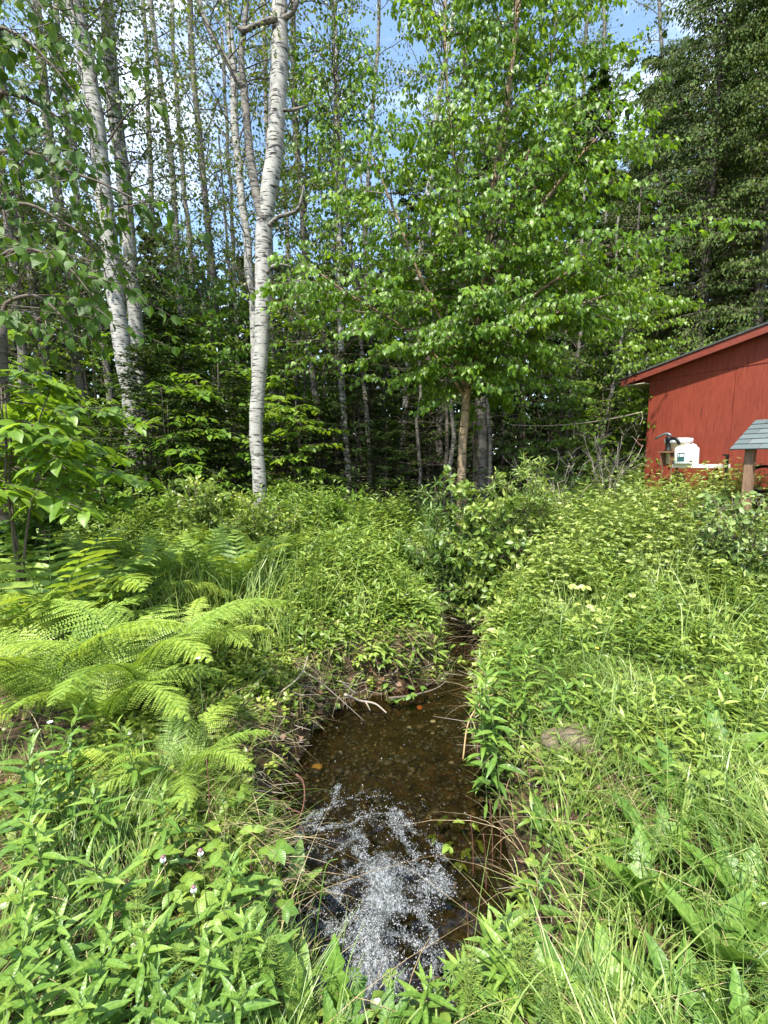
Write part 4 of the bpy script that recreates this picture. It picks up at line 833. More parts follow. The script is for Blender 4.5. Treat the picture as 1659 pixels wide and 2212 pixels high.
firs = [(1240, 11.5, .78, 'dark fir behind the right side of the bright birch'), (1120, 12.5, .86, 'dark fir straight behind the bright birch stems'), (1030, 11.2, .62, 'dark fir behind the foot of the bright birch'), (930, 13.0, .8, 'dark fir in the shadowed gap left of the bright birch foot'),
 (830, 12.4, .62, 'dark fir in the shadowed gap right of the yellow green birch'), (730, 13.5, .6, 'dark fir behind the straight slim white aspen'), (610, 13.8, .56, 'dark fir behind the forked aspen'), (430, 14.5, .58, 'dark fir behind the slim grey aspen'),
 (350, 12.0, .5, 'dark fir behind the pale aspen pair'), (200, 14.0, .5, 'dark fir far behind the leaning white aspen'), (60, 13.0, .5, 'dark fir far behind the left edge trunks'), (540, 16.5, .6, 'far dark fir left behind the forked aspen'), (1180, 15.5, .95, 'far dark fir above the bright birch'), (1290, 10.2, .5, 'short dark fir near the clothesline'), (880, 16, .8, 'far dark fir behind the shadowed gap')]
for i, (px, Y, s, lab) in enumerate(firs): plant_tree(FIR[i % 3], 'fir_tree', lab, X(px, Y), Y, s, i * 2.1, 'dark firs inside the wood')
small = [(330, 7.4, 1.0, 'small fir in the undergrowth below the pale aspen pair'), (440, 7.8, 1.0, 'small fir below the slim grey aspen, between saplings'), (225, 7.2, .68, 'small fir in the undergrowth below the leaning white aspen'), (140, 7.2, 1.0, 'small fir behind the broad leaved sapling at left'), (510, 8.2, .9, 'small fir just left of the forked aspen foot'), (620, 8.6, .8, 'small fir just right of the forked aspen foot'), (380, 9.2, 1.3, 'young fir a row behind the other small firs'), (690, 9.4, 1.05, 'young fir at the foot of the thin crooked aspen'), (770, 9.8, 1.2, 'young fir right of the straight slim white aspen'), (835, 9.2, .85, 'short fir at the left side of the dark gap'), (905, 10.4, 1.1, 'young fir left behind the bright birch trunk')]
for i, (px, Y, s, lab) in enumerate(small): plant_tree(SMALLFIR[i % 2], 'fir_sapling', lab, X(px, Y), Y, s, i * 1.9, 'small firs in the undergrowth')

# --- leafy saplings of the undergrowth (flat layered leaves)
def sapling(label, px, Y, h, spread, seed, lm='maple_leaf', ls=.11, B=22, T=6, K=5, lean=(0, 0), name='maple_sapling', tm=T_OVAL, mode='flat', group='leafy saplings of the undergrowth', n=3, zf=.15):
    rng = rs_(seed); x, y = X(px, Y), Y; z = float(ground_z(x, y)); t_ = thing(name, label, 'sapling', (x, y, z), group=group); st = []; g = Geo()
    for k_ in range(n):
        a = rng.uniform(0, 6.28); q = np.array([math.cos(a), math.sin(a), 0]) * spread * .35 * (k_ > 0) + np.array([lean[0], lean[1], 0]); zz = np.linspace(0, 1, 10)[:, None]
        P = np.array([0, 0, -.06]) + zz * np.array([0, 0, h * rng.uniform(.75, 1)]) + zz ** 1.5 * q + rng.normal(0, .012, (10, 3)); r_ = np.linspace(.014, .004, 10) * (h / 2.5) ** .5; tube(g, P, r_, 6); st.append((P, r_))
    part('stem', g, M['twig'], t_); gc = Geo(); grow(rng, gc, gc, st, B=B, T=T, K=K, zr=(h * zf, h), blen=lambda r: spread * (1 - .5 * r), up=(.1, .5), droop=.25, twl=.28, ls=ls, mode=mode, tmpl=tm, brad=.006, jit=.025, planar=.9)
    part('foliage', gc, [M['twig'], M[lm]], t_); return t_
saps = [('layered sapling in front of the leaning white aspen foot', 190, 6.6, 1.5, .8), ('sapling with flat leaf layers between the pale pair and the slim grey aspen', 370, 7.2, 2.6, 1.1), ('sapling just left of the forked aspen', 480, 8.0, 3.2, 1.1), ('sapling reaching up behind the pale aspen pair', 350, 9.6, 4.0, 1.4), ('tall sapling left of the slim grey aspen', 430, 9.6, 4.6, 1.3),
 ('sapling left of the leaning white aspen, at the wood edge', 90, 7.6, 2.8, 1.0), ('sapling against the left edge of the wood', 40, 7.2, 3.4, 1.2), ('sapling right of the forked aspen foot', 650, 8.4, 2.6, 1.0), 
 ('tall thin sapling behind the forked aspen', 600, 9.8, 4.6, 1.2), ('sapling beside the clothesline left of the shed', 1290, 8.6, 2.6, 1.0), ('low sapling hugging the shed corner', 1360, 8.9, 2.0, .8), ('tall sapling behind the left edge trunks', 70, 10.5, 5.2, 1.5), ('tall sapling behind the leaning white aspen', 220, 10.2, 5.0, 1.5)]
for i, (lab, px, Y, h, sp) in enumerate(saps): sapling(lab, px, Y, h, sp, 300 + i, B=int(20 + h * 7), ls=.10 + .02 * (i % 3))
# near broad leaved sapling at the left edge
sapling('nearest broad leaved sapling at the left edge above the ferns', 20, 3.3, 2.2, .8, 350, ls=.135, zf=.55, B=30, T=6, K=4, tm=T_BIGOVAL, name='basswood_sapling', group=None, mode='flat', n=4)
sapling('second broad leaved sapling, just right of the left edge one', 85, 4.3, 2.2, .5, 351, ls=.13, zf=.55, B=28, T=6, K=4, tm=T_BIGOVAL, name='basswood_sapling', group=None, n=3)
# dark old trunk low at the left edge
simple_tree('spruce_tree', 'thick dark rough trunk cut by the left edge behind the ferns', 'tree', [(2, 1130), (0, 1060), (-6, 900), (-12, 700)], 5.2, [52, 46, 42], M['dark_bark'], M['fir_leaf'], 352, B=8, T=4, K=0, zr=(1.5, 3), blen=lambda r: .5, up=.1, droop=.2)

# --- tree at left whose leaves hang over the view (its trunk stands outside the frame)
rng = rs_(61); ot = thing('overhanging_tree', 'leafy tree outside the left edge whose drooping branches fill the upper left corner', 'tree', (-4.3, 3.2, 0)); P = smooth_path([(-4.3, 3.2, -.1), (-4.2, 3.2, 2), (-4.25, 3.15, 4), (-4.1, 3.2, 7)], 16); Rr = np.linspace(.14, .06, 16)
g = Geo(); tube(g, P, Rr, 12); part('trunk', g, M['grey_bark'], ot, world=True)
boughs = [([(-4.25, 3.15, 3.6)], [(-60, 330), (60, 330), (150, 370), (230, 400), (330, 450)], 3.3), ([(-4.2, 3.15, 3.0)], [(-60, 560), (30, 540), (90, 545), (150, 580), (200, 640)], 3.1), ([(-4.25, 3.15, 5.0)], [(-60, 60), (0, 60), (60, 90), (120, 150), (170, 210)], 3.2),
 ([(-4.2, 3.15, 4.2)], [(-60, 210), (10, 200), (70, 220), (130, 260), (170, 330), (190, 400)], 3.5), ([(-4.2, 3.15, 2.8)], [(-60, 690), (20, 650), (80, 640), (130, 680), (160, 720)], 3.0), ([(-4.2, 3.2, 3.4)], [(-60, 450), (50, 440), (120, 470), (200, 520), (300, 590)], 3.6), ([(-4.2, 3.2, 5.6)], [(-60, -120), (20, -60), (70, -10), (110, 40)], 3.1)]
gc = Geo(); g = Geo()
for bse, pts, Y in boughs:
    Q = smooth_path([np.array(bse[0])] + [at(x, y, Y) for x, y in pts], 20); r_ = np.linspace(.022, .003, 20); tube(g, Q, r_, 6)
    zlo, zhi = Q[3:, 2].min() - .1, Q[3:, 2].max() + .1
    grow(rng, gc, gc, [(Q[5:], r_[5:])], B=10, T=4, K=4, zr=(zlo, zhi), blen=lambda r: .42, up=.1, droop=.35, twl=.2, ls=.07, mode='hang', tmpl=T_HEART, brad=.004, jit=.02, planar=.6)
part('branch', g, M['twig'], ot, world=True); part('crown', gc, [M['twig'], M['over_leaf']], ot, world=True)

# --- far wood that closes the view
rng = rs_(71); g = Geo(); n = 90000
ang = rng.uniform(-1.15, 1.15, n); rad = rng.uniform(17, 30, n); x = np.sin(ang) * rad; y = np.cos(ang) * rad
hmax = np.where(x > 4, 13, 7.5) + 3 * vnoise(x, y, .3, 31); z = rng.uniform(0, 1, n) ** 1.3 * hmax + .3
k = vnoise(x + z * 1.3, y + z * .7, .9, 33) > np.where(z < 4, .1, .3); x, y, z = x[k], y[k], z[k]; n = len(x)
leaves(g, lf(.42), np.stack([x, y, z], 1), rng.normal(size=(n, 3)) + [0, 0, -.5], rng.normal(size=(n, 3)) + [0, -.3, .6], rng.uniform(.25, .5, n), 0, rng.rand(n))
for k_ in range(130):
    a = rng.uniform(-1.1, 1.1); r_ = rng.uniform(17, 26); q = np.array([math.sin(a) * r_, math.cos(a) * r_, .2]); sticks(g, [q], [q + [rng.normal(0, .4), 0, rng.uniform(7, 13)]], .11, .03, 1)
tag(part('far_wood', g, [M['fir_leaf'], M['grey_bark']]), 'dark depth of the wood far behind the trees', 'wood', kind='stuff')
# bare thin poles in the shadowed gap
rng = rs_(72); POLE = []
for k_ in range(3):
    g = Geo(); z = np.linspace(0, 7, 12); P = np.stack([rng.normal(0, .03, 12), rng.normal(0, .03, 12), z - .1], 1); Rr = np.linspace(.05, .02, 12); tube(g, P, Rr, 7); a_ = g.mesh('trunk', M['dark_bark'] if k_ else M['grey_bark'])
    gc = Geo(); grow(rng, gc, gc, [(P, Rr)], B=26, T=5, K=0, zr=(.5, 6.5), blen=lambda r: .9, up=.15, droop=.15, twl=.35, brad=.01); POLE.append((a_, gc.mesh('crown', M['twig'])))  # this crown is only bare dead branches and twigs, no leaves
pp = [(i * 27 + 660 + rng.uniform(-12, 12), rng.uniform(9.2, 13.5)) for i in range(26)]
for i, (px, Y) in enumerate(sorted(pp)):
    a_, c_ = POLE[i % 3]; t_ = thing('dead_fir_pole', 'bare thin dead pole standing in the shadowed gap of the wood behind the meadow', 'tree', (X(px, Y), Y, float(ground_z(X(px, Y), Y))), i * 1.7, 'bare poles inside the dark gap'); s = rng.uniform(.7, 1.1); t_.scale = (s, s, s)
    part('trunk', a_, None, t_); part('crown', c_, None, t_)

# ------------------------------------------------------------------ ground vegetation
LC = WP[:len(left_px)]; RC = WP[len(left_px):len(left_px) + len(right_px)][::-1]
def xc(y): return .5 * (np.interp(y, LC[::-1, 1], LC[::-1, 0]) + np.interp(y, RC[::-1, 1], RC[::-1, 0]))
def pts_in(rng, n, y0, y1, dens=None, wedge=.93, pad=.25, dmin=.03):
    y = np.sqrt(rng.uniform(y0 ** 2, y1 ** 2, n)); x = rng.uniform(-1, 1, n) * (wedge * y + pad); d = sdist(x, y); k = d > dmin
    if dens is not None: k &= rng.rand(n) < dens(x, y, d)
    return x[k], y[k], d[k]
SUNDRY = []
def ramp_(v, a, b): return np.clip((v - a) / (b - a), 0, 1)
# places kept free of tall growth: the ferns, and the shadowed floor under the trees
FERNS = [
 ('lady', 'big lacy fern with yellow lit fronds reaching right, in the middle of the left foreground', 300, 2.7, 1.02, 9), ('lady', 'large lacy fern cut by the left edge, dark drooping fronds', 40, 2.55, 1.0, 9), ('sens', 'broad toothed fern standing behind the dark drooping fern at left', 105, 3.15, 1.05, 9),
 ('lady', 'small low lacy fern nearest the brook in the left foreground', 350, 2.1, .55, 7), ('lady', 'lacy fern behind the yellow lit fern', 400, 3.1, .7, 8), ('lady', 'lacy fern touching the left edge above the broad toothed fern', 10, 3.4, .9, 8),
 ('lady', 'tall arching fern in the shade below the broad leaved sapling', 215, 3.85, 1.3, 11), ('lady', 'arching fern at the left edge of the shaded ferns', 110, 4.2, 1.2, 10), ('ost', 'upright fern right of the tall arching fern', 330, 4.3, 1.15, 9), ('sens', 'pale broad fern with brown old stalks below it', 440, 4.4, 1.05, 8),
 ('sens', 'bright broad fern left of the forked aspen foot', 500, 4.2, 1.05, 8), ('ost', 'fern just below the forked aspen foot', 560, 5.0, 1.0, 8), ('ost', 'fern left below the forked aspen foot', 450, 5.2, 1.1, 9), ('sens', 'fern right below the forked aspen foot', 620, 5.3, .95, 8),
 ('ost', 'fern at the foot of the yellow green bush', 380, 5.1, 1.1, 9), ('sens', 'fern between the bush and the shaded ferns', 290, 5.0, 1.05, 8), ('ost', 'fern half way between the forked aspen and the dark gap', 700, 5.7, .9, 8), ('sens', 'fern at the left rim of the dark gap', 770, 6.0, .85, 8), ('ost', 'fern behind the tall arching fern', 180, 4.9, 1.15, 8), ('ost', 'low fern in front of the dark gap', 850, 6.4, .75, 8), ('sens', 'fern deep left behind the saplings', 50, 5.0, 1.1, 7), ('lady', 'lacy fern filling the hollow between the two big foreground ferns', 180, 2.4, .75, 8)]

FP = np.array([(X(f[2], f[3]), f[3], f[4]) for f in FERNS])
def fernclear(x, y):
    k = np.ones_like(x)
    for fx, fy, fl_ in FP: k = np.minimum(k, ramp_(np.hypot(x - fx, (y - fy + .12)), .18 * fl_, .62 * fl_))
    return k
def herb_h(x, y, d):
    side = x - xc(y); right = side > 0
    hl = .16 + .20 * ramp_(y, 2.6, 4) + .42 * ramp_(y, 4, 6.2); hr = .20 + .2 * ramp_(y, 2.4, 3.8) + .38 * ramp_(y, 3.6, 5.6)
    h = np.where(right, hr, hl) * (.35 + .65 * ramp_(d, .05, .75)); return h * (.55 + .55 * vnoise(x, y, 1.6, 41) + .40 * vnoise(x, y, 4.2, 42))
def herb_patch(name, label, seed, n, y0, y1, dens, mat, tm, K, ll, hs=1.0, pair=False, tilt=.4, stemmat=None, lw=1.0, spray=0):
    rng = rs_(seed); x, y, d = pts_in(rng, n, y0, y1, dens); k_ = rng.rand(len(x)) < .25 + .75 * ramp_(d, .05, .35); x, y, d = x[k_], y[k_], d[k_]; z = ground_z(x, y); H = herb_h(x, y, d) * hs * rng.uniform(.65, 1.25, len(x)); m_ = len(x)
    lean = rng.normal(0, .16, (m_, 2)); top = np.stack([x + lean[:, 0] * H, y + lean[:, 1] * H, z + H], 1); bot = np.stack([x, y, z - .02], 1)
    g = Geo(); mid = bot * .5 + top * .5 + np.stack([-lean[:, 0], -lean[:, 1], 0 * H], 1) * .06; sticks(g, bot, mid, .003, .0025, 0, .2); sticks(g, mid, top, .0025, .001, 0, .2)
    u = .22 + .78 * (np.arange(K)[None] + rng.uniform(-.2, .2, (m_, K))) / K
    if pair: az = (np.arange(K) // 2 * 1.57 + (np.arange(K) % 2) * 3.1416)[None] + rng.uniform(0, 6.28, (m_, 1)) + rng.normal(0, .25, (m_, K)); u = .25 + .75 * (np.arange(K) // 2 * 2 + 1)[None] / K + 0 * u
    else: az = np.arange(K)[None] * 2.4 + rng.uniform(0, 6.28, (m_, 1)) + rng.normal(0, .3, (m_, K))
    u = u.clip(0, 1)[..., None]; LP = bot[:, None] * (1 - u) ** 2 + 2 * mid[:, None] * u * (1 - u) + top[:, None] * u * u
    el = tilt + .7 * u[..., 0] ** 3 + rng.normal(0, .18, (m_, K)) - .25; D = np.stack([np.cos(az) * np.cos(el), np.sin(az) * np.cos(el), np.sin(el)], -1)
    S = ll * (1.1 - .5 * (2 * u[..., 0] - 1.0).clip(0, 1) ** 2) * rng.uniform(.7, 1.25, (m_, K)); var = (rng.rand(m_, 1) * .55 + .25 * u[..., 0] + rng.uniform(-.12, .2, (m_, K)) + .25 * (vnoise(x, y, .8, 43) - .4)[:, None]).clip(0, 1)
    if spray:                                                      # compound leaves: three leaflets on one stalk
        PP = LP + D * S[..., None] * .7; sticks(g, LP.reshape(-1, 3), PP.reshape(-1, 3), .0014, .001, 0, .3); c1 = .95
        for s in (-c1, 0, c1):
            c, si = math.cos(s), math.sin(s); D2 = np.stack([D[..., 0] * c - D[..., 1] * si, D[..., 0] * si + D[..., 1] * c, D[..., 2] - .12], -1)
            leaves(g, tm, PP.reshape(-1, 3), D2.reshape(-1, 3), rng.normal(0, .55, (m_ * K, 3)) + [0, 0, 1], (S * (.8 if s else 1)).ravel(), 0, var.ravel())
    else: leaves(g, tm, LP.reshape(-1, 3), D.reshape(-1, 3), rng.normal(0, .3, (m_ * K, 3)) + [0, 0, 1], S.ravel(), 0, var.ravel(), wid=lw)
    return tag(part(name, g, M[mat]), label, 'plants', kind='stuff')
def fernzone(x, y): return (x < -.75 + .05 * y) & (x > -3.2) & (y > 2.1) & (y < 3.7)
lm_ = lambda x, y, d: (x < xc(y))
herb_patch('meadow_herbs', 'mass of bright narrow leaved herbs covering the left side of the meadow', 401, 11500, 2.7, 8.0, lambda x, y, d: lm_(x, y, d) * np.where(fernzone(x, y), .12, 1) * np.where((x < -.17 * y - .1) & (y > 3.2) & (y < 5.8), .3, 1) * (.25 + .75 * ramp_(y, 3, 4.5)) * (1 - .75 * ramp_(y, 6.6, 8)) * (vnoise(x, y, 2.2, 44) > .2) * (.08 + .92 * fernclear(x, y)), 'herb', T_LANCE, 14, .115, lw=1.3)
herb_patch('meadow_herbs', 'paired leaf herbs mixed through the left side of the meadow', 402, 6000, 2.3, 7.5, lambda x, y, d: lm_(x, y, d) * np.where(fernzone(x, y), .15, .8) * (.1 + .9 * fernclear(x, y)), 'herb', T_OVAL, 12, .055, hs=.8, pair=True, lw=.9)
herb_patch('meadow_herbs', 'lance leaved herbs on the right bank and the right side of the meadow', 403, 15000, 1.7, 7.0, lambda x, y, d: (x > xc(y)) * (.35 + .5 * ramp_(y, 2.6, 4.0)) * (vnoise(x, y, 1.9, 46) > .3), 'herb', T_LANCE, 14, .09, lw=1.1)
herb_patch('bank_herbs', 'low mixed leaves covering the lip of the left bank beside the pool', 406, 9000, 1.7, 4.6, lambda x, y, d: (x < xc(y)) * (d < 1.0) * .95, 'herb', T_OVAL, 9, .045, hs=.75, lw=1.1)
herb_patch('raspberry_thicket', 'pale raspberry leaves massed before the red shed on the right', 404, 3600, 3.4, 7.6, lambda x, y, d: (x > xc(y) + .25) * (.25 + .75 * ramp_(y, 3.4, 4.6)), 'pale_herb', T_OVAL, 10, .072, hs=1.08, spray=1, tilt=.25)
herb_patch('woodland_floor', 'low shaded herbs on the floor at the rim of the wood', 405, 12000, 7.0, 16.0, lambda x, y, d: .8 * (1 - .6 * ((x > -.8) & (x < 3))), 'maple_leaf', T_OVAL, 8, .08, hs=.55)
# low cover hiding the soil
rng = rs_(411); x, y, d = pts_in(rng, 90000, .8, 8.0, lambda x, y, d: np.where(fernzone(x, y), .35, .9) * (.6 + .4 * ramp_(d, .03, .2)) * (vnoise(x, y, 4, 47) > .25))
z = ground_z(x, y) + rng.uniform(.01, .11, len(x)) * ramp_(d, 0, .4); az = rng.uniform(0, 6.28, len(x)); g = Geo()
leaves(g, T_OVAL, np.stack([x, y, z], 1), np.stack([np.cos(az), np.sin(az), rng.normal(.15, .25, len(x))], 1), rng.normal(0, .35, (len(x), 3)) + [0, 0, 1], rng.uniform(.02, .05, len(x)) * (1 + .08 * y), 0, rng.rand(len(x)) * .8, wid=1.3)
tag(part('ground_cover', g, M['herb']), 'small rounded leaves carpeting the soil of both banks', 'ground cover', kind='stuff')
# grass
def grass_patch(label, seed, n, y0, y1, dens, h, w_, mat='grass', lean=.55, clump=True, droop=(.1, .5), name='grass', toward=0.0):
    rng = rs_(seed); x, y, d = pts_in(rng, n, y0, y1, dens, dmin=.0)
    if clump: 
        cx_ = np.round((x + .13 * np.sin(y * 9)) / .16) * .16; cy_ = np.round((y + .13 * np.sin(x * 7)) / .16) * .16; f = rng.uniform(.1, 1, len(x)); ox, oy = x - cx_, y - cy_; x = cx_ + ox * f * .8; y = cy_ + oy * f * .8; ln = np.stack([ox, oy], 1) * 5 + rng.normal(0, .25, (len(x), 2))
    else: ln = rng.normal(0, 1, (len(x), 2))
    k = sdist(x, y) > -.01; k &= ~((x > -.22) & (x < .5) & (y < 1.75) & (y > .95) & (rng.rand(len(x)) < .75)); x, y, ln = x[k], y[k], ln[k]; d = sdist(x, y)
    if toward: ex = .02; gxx = (sdist(x + ex, y) - d) / ex; gyy = (sdist(x, y + ex) - d) / ex; ln = ln - np.stack([gxx, gyy], 1) * toward * (1 - ramp_(d, .1, .6))[:, None]
    z = ground_z(x, y); H = h * rng.uniform(.45, 1.3, len(x)) * (.65 + .6 * vnoise(x, y, 2, 51)); g = Geo()
    blades(g, np.stack([x, y, z - .01], 1), H, ln * lean, w_ * rng.uniform(.6, 1.4, len(x)), rng.uniform(*droop, len(x)), 5, 0, (rng.rand(len(x)) * .8 + .2 * rng.rand()).clip(0, 1), rng)
    return tag(part(name, g, M[mat]), label, 'grass', kind='stuff')
grass_patch('long green grass arching over the right bank and foreground', 421, 42000, .85, 4.8, lambda x, y, d: (x > xc(y)) * (.9 - .4 * ramp_(y, 3.3, 4.8)) * (.12 + .88 * ramp_(d, .12, .38)) * (vnoise(x, y, 3, 52) > .22), .36, .0058, lean=.8, droop=(.25, .75), toward=.45)
grass_patch('short green grass along the left bank and among the herbs', 422, 26000, .85, 6.5, lambda x, y, d: (x < xc(y)) * np.where(fernzone(x, y), .2, .75), .25, .0052, lean=.7, droop=(.2, .7), toward=.8)
grass_patch('taller grass blades standing through the far meadow', 423, 25000, 3.2, 7.5, lambda x, y, d: np.where(x > xc(y), .9, .6) * (d > .3), .70, .0085, lean=.4, droop=(.05, .5))
grass_patch('fine seeding grass stalks in the lower right foreground', 424, 2600, .9, 3.2, lambda x, y, d: (x > xc(y)) * .8, .52, .0032, lean=.35, droop=(.0, .25), clump=False)
grass_patch('fine grass in the lower left foreground', 425, 9000, .85, 2.2, lambda x, y, d: (x < xc(y)) * .8, .28, .004, lean=.6, droop=(.1, .6))
grass_patch('dry tan grass matted down both banks of the brook', 426, 26000, 1.2, 7.0, lambda x, y, d: (d < .55) * (1 - .7 * ramp_(d, .05, .55)) * np.where(x < xc(y), 1, .55), .22, .0035, 'straw', lean=1.1, droop=(.6, 1.3), name='dry_grass', toward=.8)
grass_patch('tufts of green grass hanging over the left bank of the pool', 428, 16000, 1.5, 5.5, lambda x, y, d: (x < xc(y)) * (d < .7) * .9, .2, .0042, lean=.9, droop=(.3, .9), toward=.8)
grass_patch('dry stalks lying in the foreground grass', 427, 5000, .9, 5.0, lambda x, y, d: .7 + 0 * x, .3, .003, 'straw', lean=1.2, droop=(.5, 1.1), clump=False, name='dry_grass')
rng = rs_(431); x, y, d = pts_in(rng, 9000, .9, 7.5, lambda x, y, d: .5 + .5 * (d < .5)); z = ground_z(x, y) + .012; az = rng.uniform(0, 6.28, len(x)); g = Geo()
leaves(g, T_OVAL, np.stack([x, y, z], 1), np.stack([np.cos(az), np.sin(az), rng.normal(.05, .3, len(x))], 1), rng.normal(0, .5, (len(x), 3)) + [0, 0, 1], rng.uniform(.03, .07, len(x)), 0, rng.rand(len(x)), wid=1.4)
tag(part('leaf_litter', g, M['litter']), 'brown dead leaves scattered on the banks', 'leaf litter', kind='stuff')
# roots and twigs hanging from the banks at the head of the brook
rng = rs_(432); g = Geo(); n = 900; x, y, d = pts_in(rng, 12000, 1.6, 8.0, lambda x, y, d: (d < .16) * np.where((y > 5) | (x < xc(y)), 1, .4)); n = min(len(x), 900); x, y = x[:n], y[:n]; z = ground_z(x, y); P = np.stack([x, y, z + .02], 1); e = rng.normal(0, 1, (n, 3)) * [.14, .14, .05]; sticks(g, P - e * .5, P + e, .0035, .0015, 0, .5)
tag(part('twig_litter', g, M['dead_twig']), 'thin pale twigs and roots tangled along the brook edges', 'twigs', kind='stuff')

# ------------------------------------------------------------------ ferns
def frond_geo(seed, L=1.0, W=.26, m=24, bip=True, e0=68, e1=-22, j=15, stipe=.14):
    rng = rs_(seed); n = 50; s = np.linspace(0, 1, n); e = np.radians(e0 + (e1 - e0) * s ** 1.1); ds = L / (n - 1); Y = np.concatenate([[0], np.cumsum(np.cos(e[:-1]) * ds)]); Z = np.concatenate([[0], np.cumsum(np.sin(e[:-1]) * ds)]); Xx = .05 * L * s ** 2 * rng.uniform(-1, 1)
    C = np.stack([Xx, Y, Z], 1); T = norm(np.gradient(C, axis=0)); Xh = np.array([1.0, 0, 0]); U = norm(np.cross(Xh, T)); g = Geo(); tube(g, C, np.linspace(.004, .0008, n) * L, 5, 0, .35)
    sp = stipe + (1 - stipe) * (np.arange(m) + .5) / m; f = ((sp - stipe) / (.32)).clip(0, 1) ** .55 * (1 - sp).clip(0, 1) ** .72 * 1.35; f = f.clip(.03, 1); ln = W * f * L
    P, D, Nn, S, V = [], [], [], [], []
    for side in (-1, 1):
        for k in range(m):
            i = sp[k] * (n - 1); i0 = min(int(i), n - 2); c = C[i0] + (C[i0 + 1] - C[i0]) * (i - i0); t = T[i0]; u = U[i0]; fwd = .22 + .5 * sp[k]
            d = norm(side * Xh + t * fwd + u * rng.normal(-.1, .13) + t * rng.normal(0, .07)); l = ln[k] * (rng.uniform(.8, 1.1) if rng.rand() < .95 else .45)
            if bip:
                dr = -.28 * l; uu = (np.arange(j) + .4) / j; base = c + d * (uu * l)[:, None] + u * (dr * uu ** 2)[:, None]; pl = ((1 - stipe) / m * L * .66 * (1 - uu * .9) ** .6).clip(.003 * L, .1) * min(1, l / (.1 * L) + .35)
                for s2 in (-1, 1):
                    inp = norm(s2 * (t - np.dot(t, d) * d) + d * .38 + u * .02); P.append(base); D.append(np.repeat(inp[None], j, 0)); Nn.append(np.repeat(u[None], j, 0) + rng.normal(0, .12, (j, 3))); S.append(pl); V.append(.35 + .3 * rng.rand(j) + .3 * sp[k])
            else:
                P.append(c[None]); D.append(d[None]); Nn.append(u[None] + rng.normal(0, .1, (1, 3))); S.append(np.array([l])); V.append(np.array([.3 + .3 * rng.rand() + .3 * sp[k]]))
            if bip: sticks(g, [c], [c + d * l * .9 + u * -.2 * l], .0011 * L, .0004 * L, 0, .4)
    tm = lf(.27) if bip else half_leaf([(0, 0), (.06, .075), (.2, .085), (.35, .095), (.5, .09), (.65, .08), (.8, .058), (.92, .03), (1, 0)], .25, .22, .012)
    leaves(g, tm, np.concatenate(P), np.concatenate(D), np.concatenate(Nn), np.concatenate(S), 0, np.concatenate(V).clip(0, 1)); return g
FROND = {'lady': [frond_geo(500 + i, W=.225 + .02 * i, m=21, e0=62 + 4 * i, e1=-25 - 8 * i).mesh('frond', M['fern']) for i in range(4)], 'sens': [frond_geo(510 + i, W=.30, m=13, bip=False, e0=76, e1=8 - 10 * i, stipe=.3).mesh('frond', M['fern']) for i in range(3)],
         'ost': [frond_geo(520 + i, W=.2, m=30, bip=False, e0=74, e1=-8 - 10 * i, stipe=.1).mesh('frond', M['fern']) for i in range(3)]}
def fern(kind, label, px, Y, L, seed, nf=9, azs=None, spread=0, tilt=0, z=None):
    nf = nf - 2 if nf > 8 and kind == 'lady' else nf
    rng = rs_(seed); x, y = X(px, Y), Y; zz = float(ground_z(x, y)) - .02 if z is None else z
    if Y <= 3.7: Y *= 1.09; L *= 1.1; tilt += .2; px -= 25
    if Y > 4.04: L *= .78; tilt += .34; Y += .25
    t_ = thing('fern', label, 'fern', (x, y, zz), group='ferns in the meadow left of the brook'); a0 = rng.uniform(0, 6.28)
    for i in range(nf):
        az = (a0 + i * 2 * math.pi / nf + rng.uniform(-.25, .25)) if azs is None else math.radians(azs[i]); f = part('frond', FROND[kind][rng.randint(0, len(FROND[kind]))], None, t_)
        s = L * 1.08 * rng.uniform(.85, 1.12); f.scale = (s, s, s); f.rotation_euler = (rng.uniform(-.15, .12) + tilt, rng.uniform(-.12, .12), az - math.pi / 2)
        f.location = (rng.uniform(-1, 1) * spread, rng.uniform(-1, 1) * spread, 0)
for i, (k_, lab, px, Y, L_, nf) in enumerate(FERNS): fern(k_, lab, px, Y, L_, 600 + i, nf, spread=.03)

# ------------------------------------------------------------------ leafy stems (goldenrod) of the foreground
def stem_geo(seed, H=.6, K=30, ll=.105, tm=T_LANCE2, bend=.08, whorl=False):
    rng = rs_(seed); z = np.linspace(0, 1, 14); a = rng.uniform(0, 6.28); P = np.stack([bend * z ** 2 * math.cos(a), bend * z ** 2 * math.sin(a), z * H], 1); gs = Geo(); tube(gs, P, np.linspace(.0042, .0014, 14), 6, 0, .2)
    gl = Geo(); u = .1 + .9 * ((np.arange(K) + .5) / K) ** .85; i = u * 13; i0 = np.minimum(i.astype(int), 12); LP = P[i0] + (P[i0 + 1] - P[i0]) * (i - i0)[:, None]; az = np.arange(K) * 2.4 + rng.normal(0, .2, K); el = .15 + 1.1 * u ** 4 + rng.normal(0, .12, K)
    D = np.stack([np.cos(az) * np.cos(el), np.sin(az) * np.cos(el), np.sin(el)], 1); S = ll * np.minimum(1, .55 + u * 1.2) * (1 - .62 * u ** 5) * rng.uniform(.8, 1.15, K); leaves(gl, tm, LP, D, rng.normal(0, .15, (K, 3)) + [0, 0, 1], S, 0, (.15 + .65 * u + rng.uniform(-.12, .15, K)).clip(0, 1)); return gs, gl
STEM = []
for i in range(5):
    a_, b_2 = stem_geo(700 + i, .6, 22 + 2 * i, .135 + .012 * (i % 3)); STEM.append((a_.mesh('stem', M['green_stem']), b_2.mesh('foliage', M['gold'])))
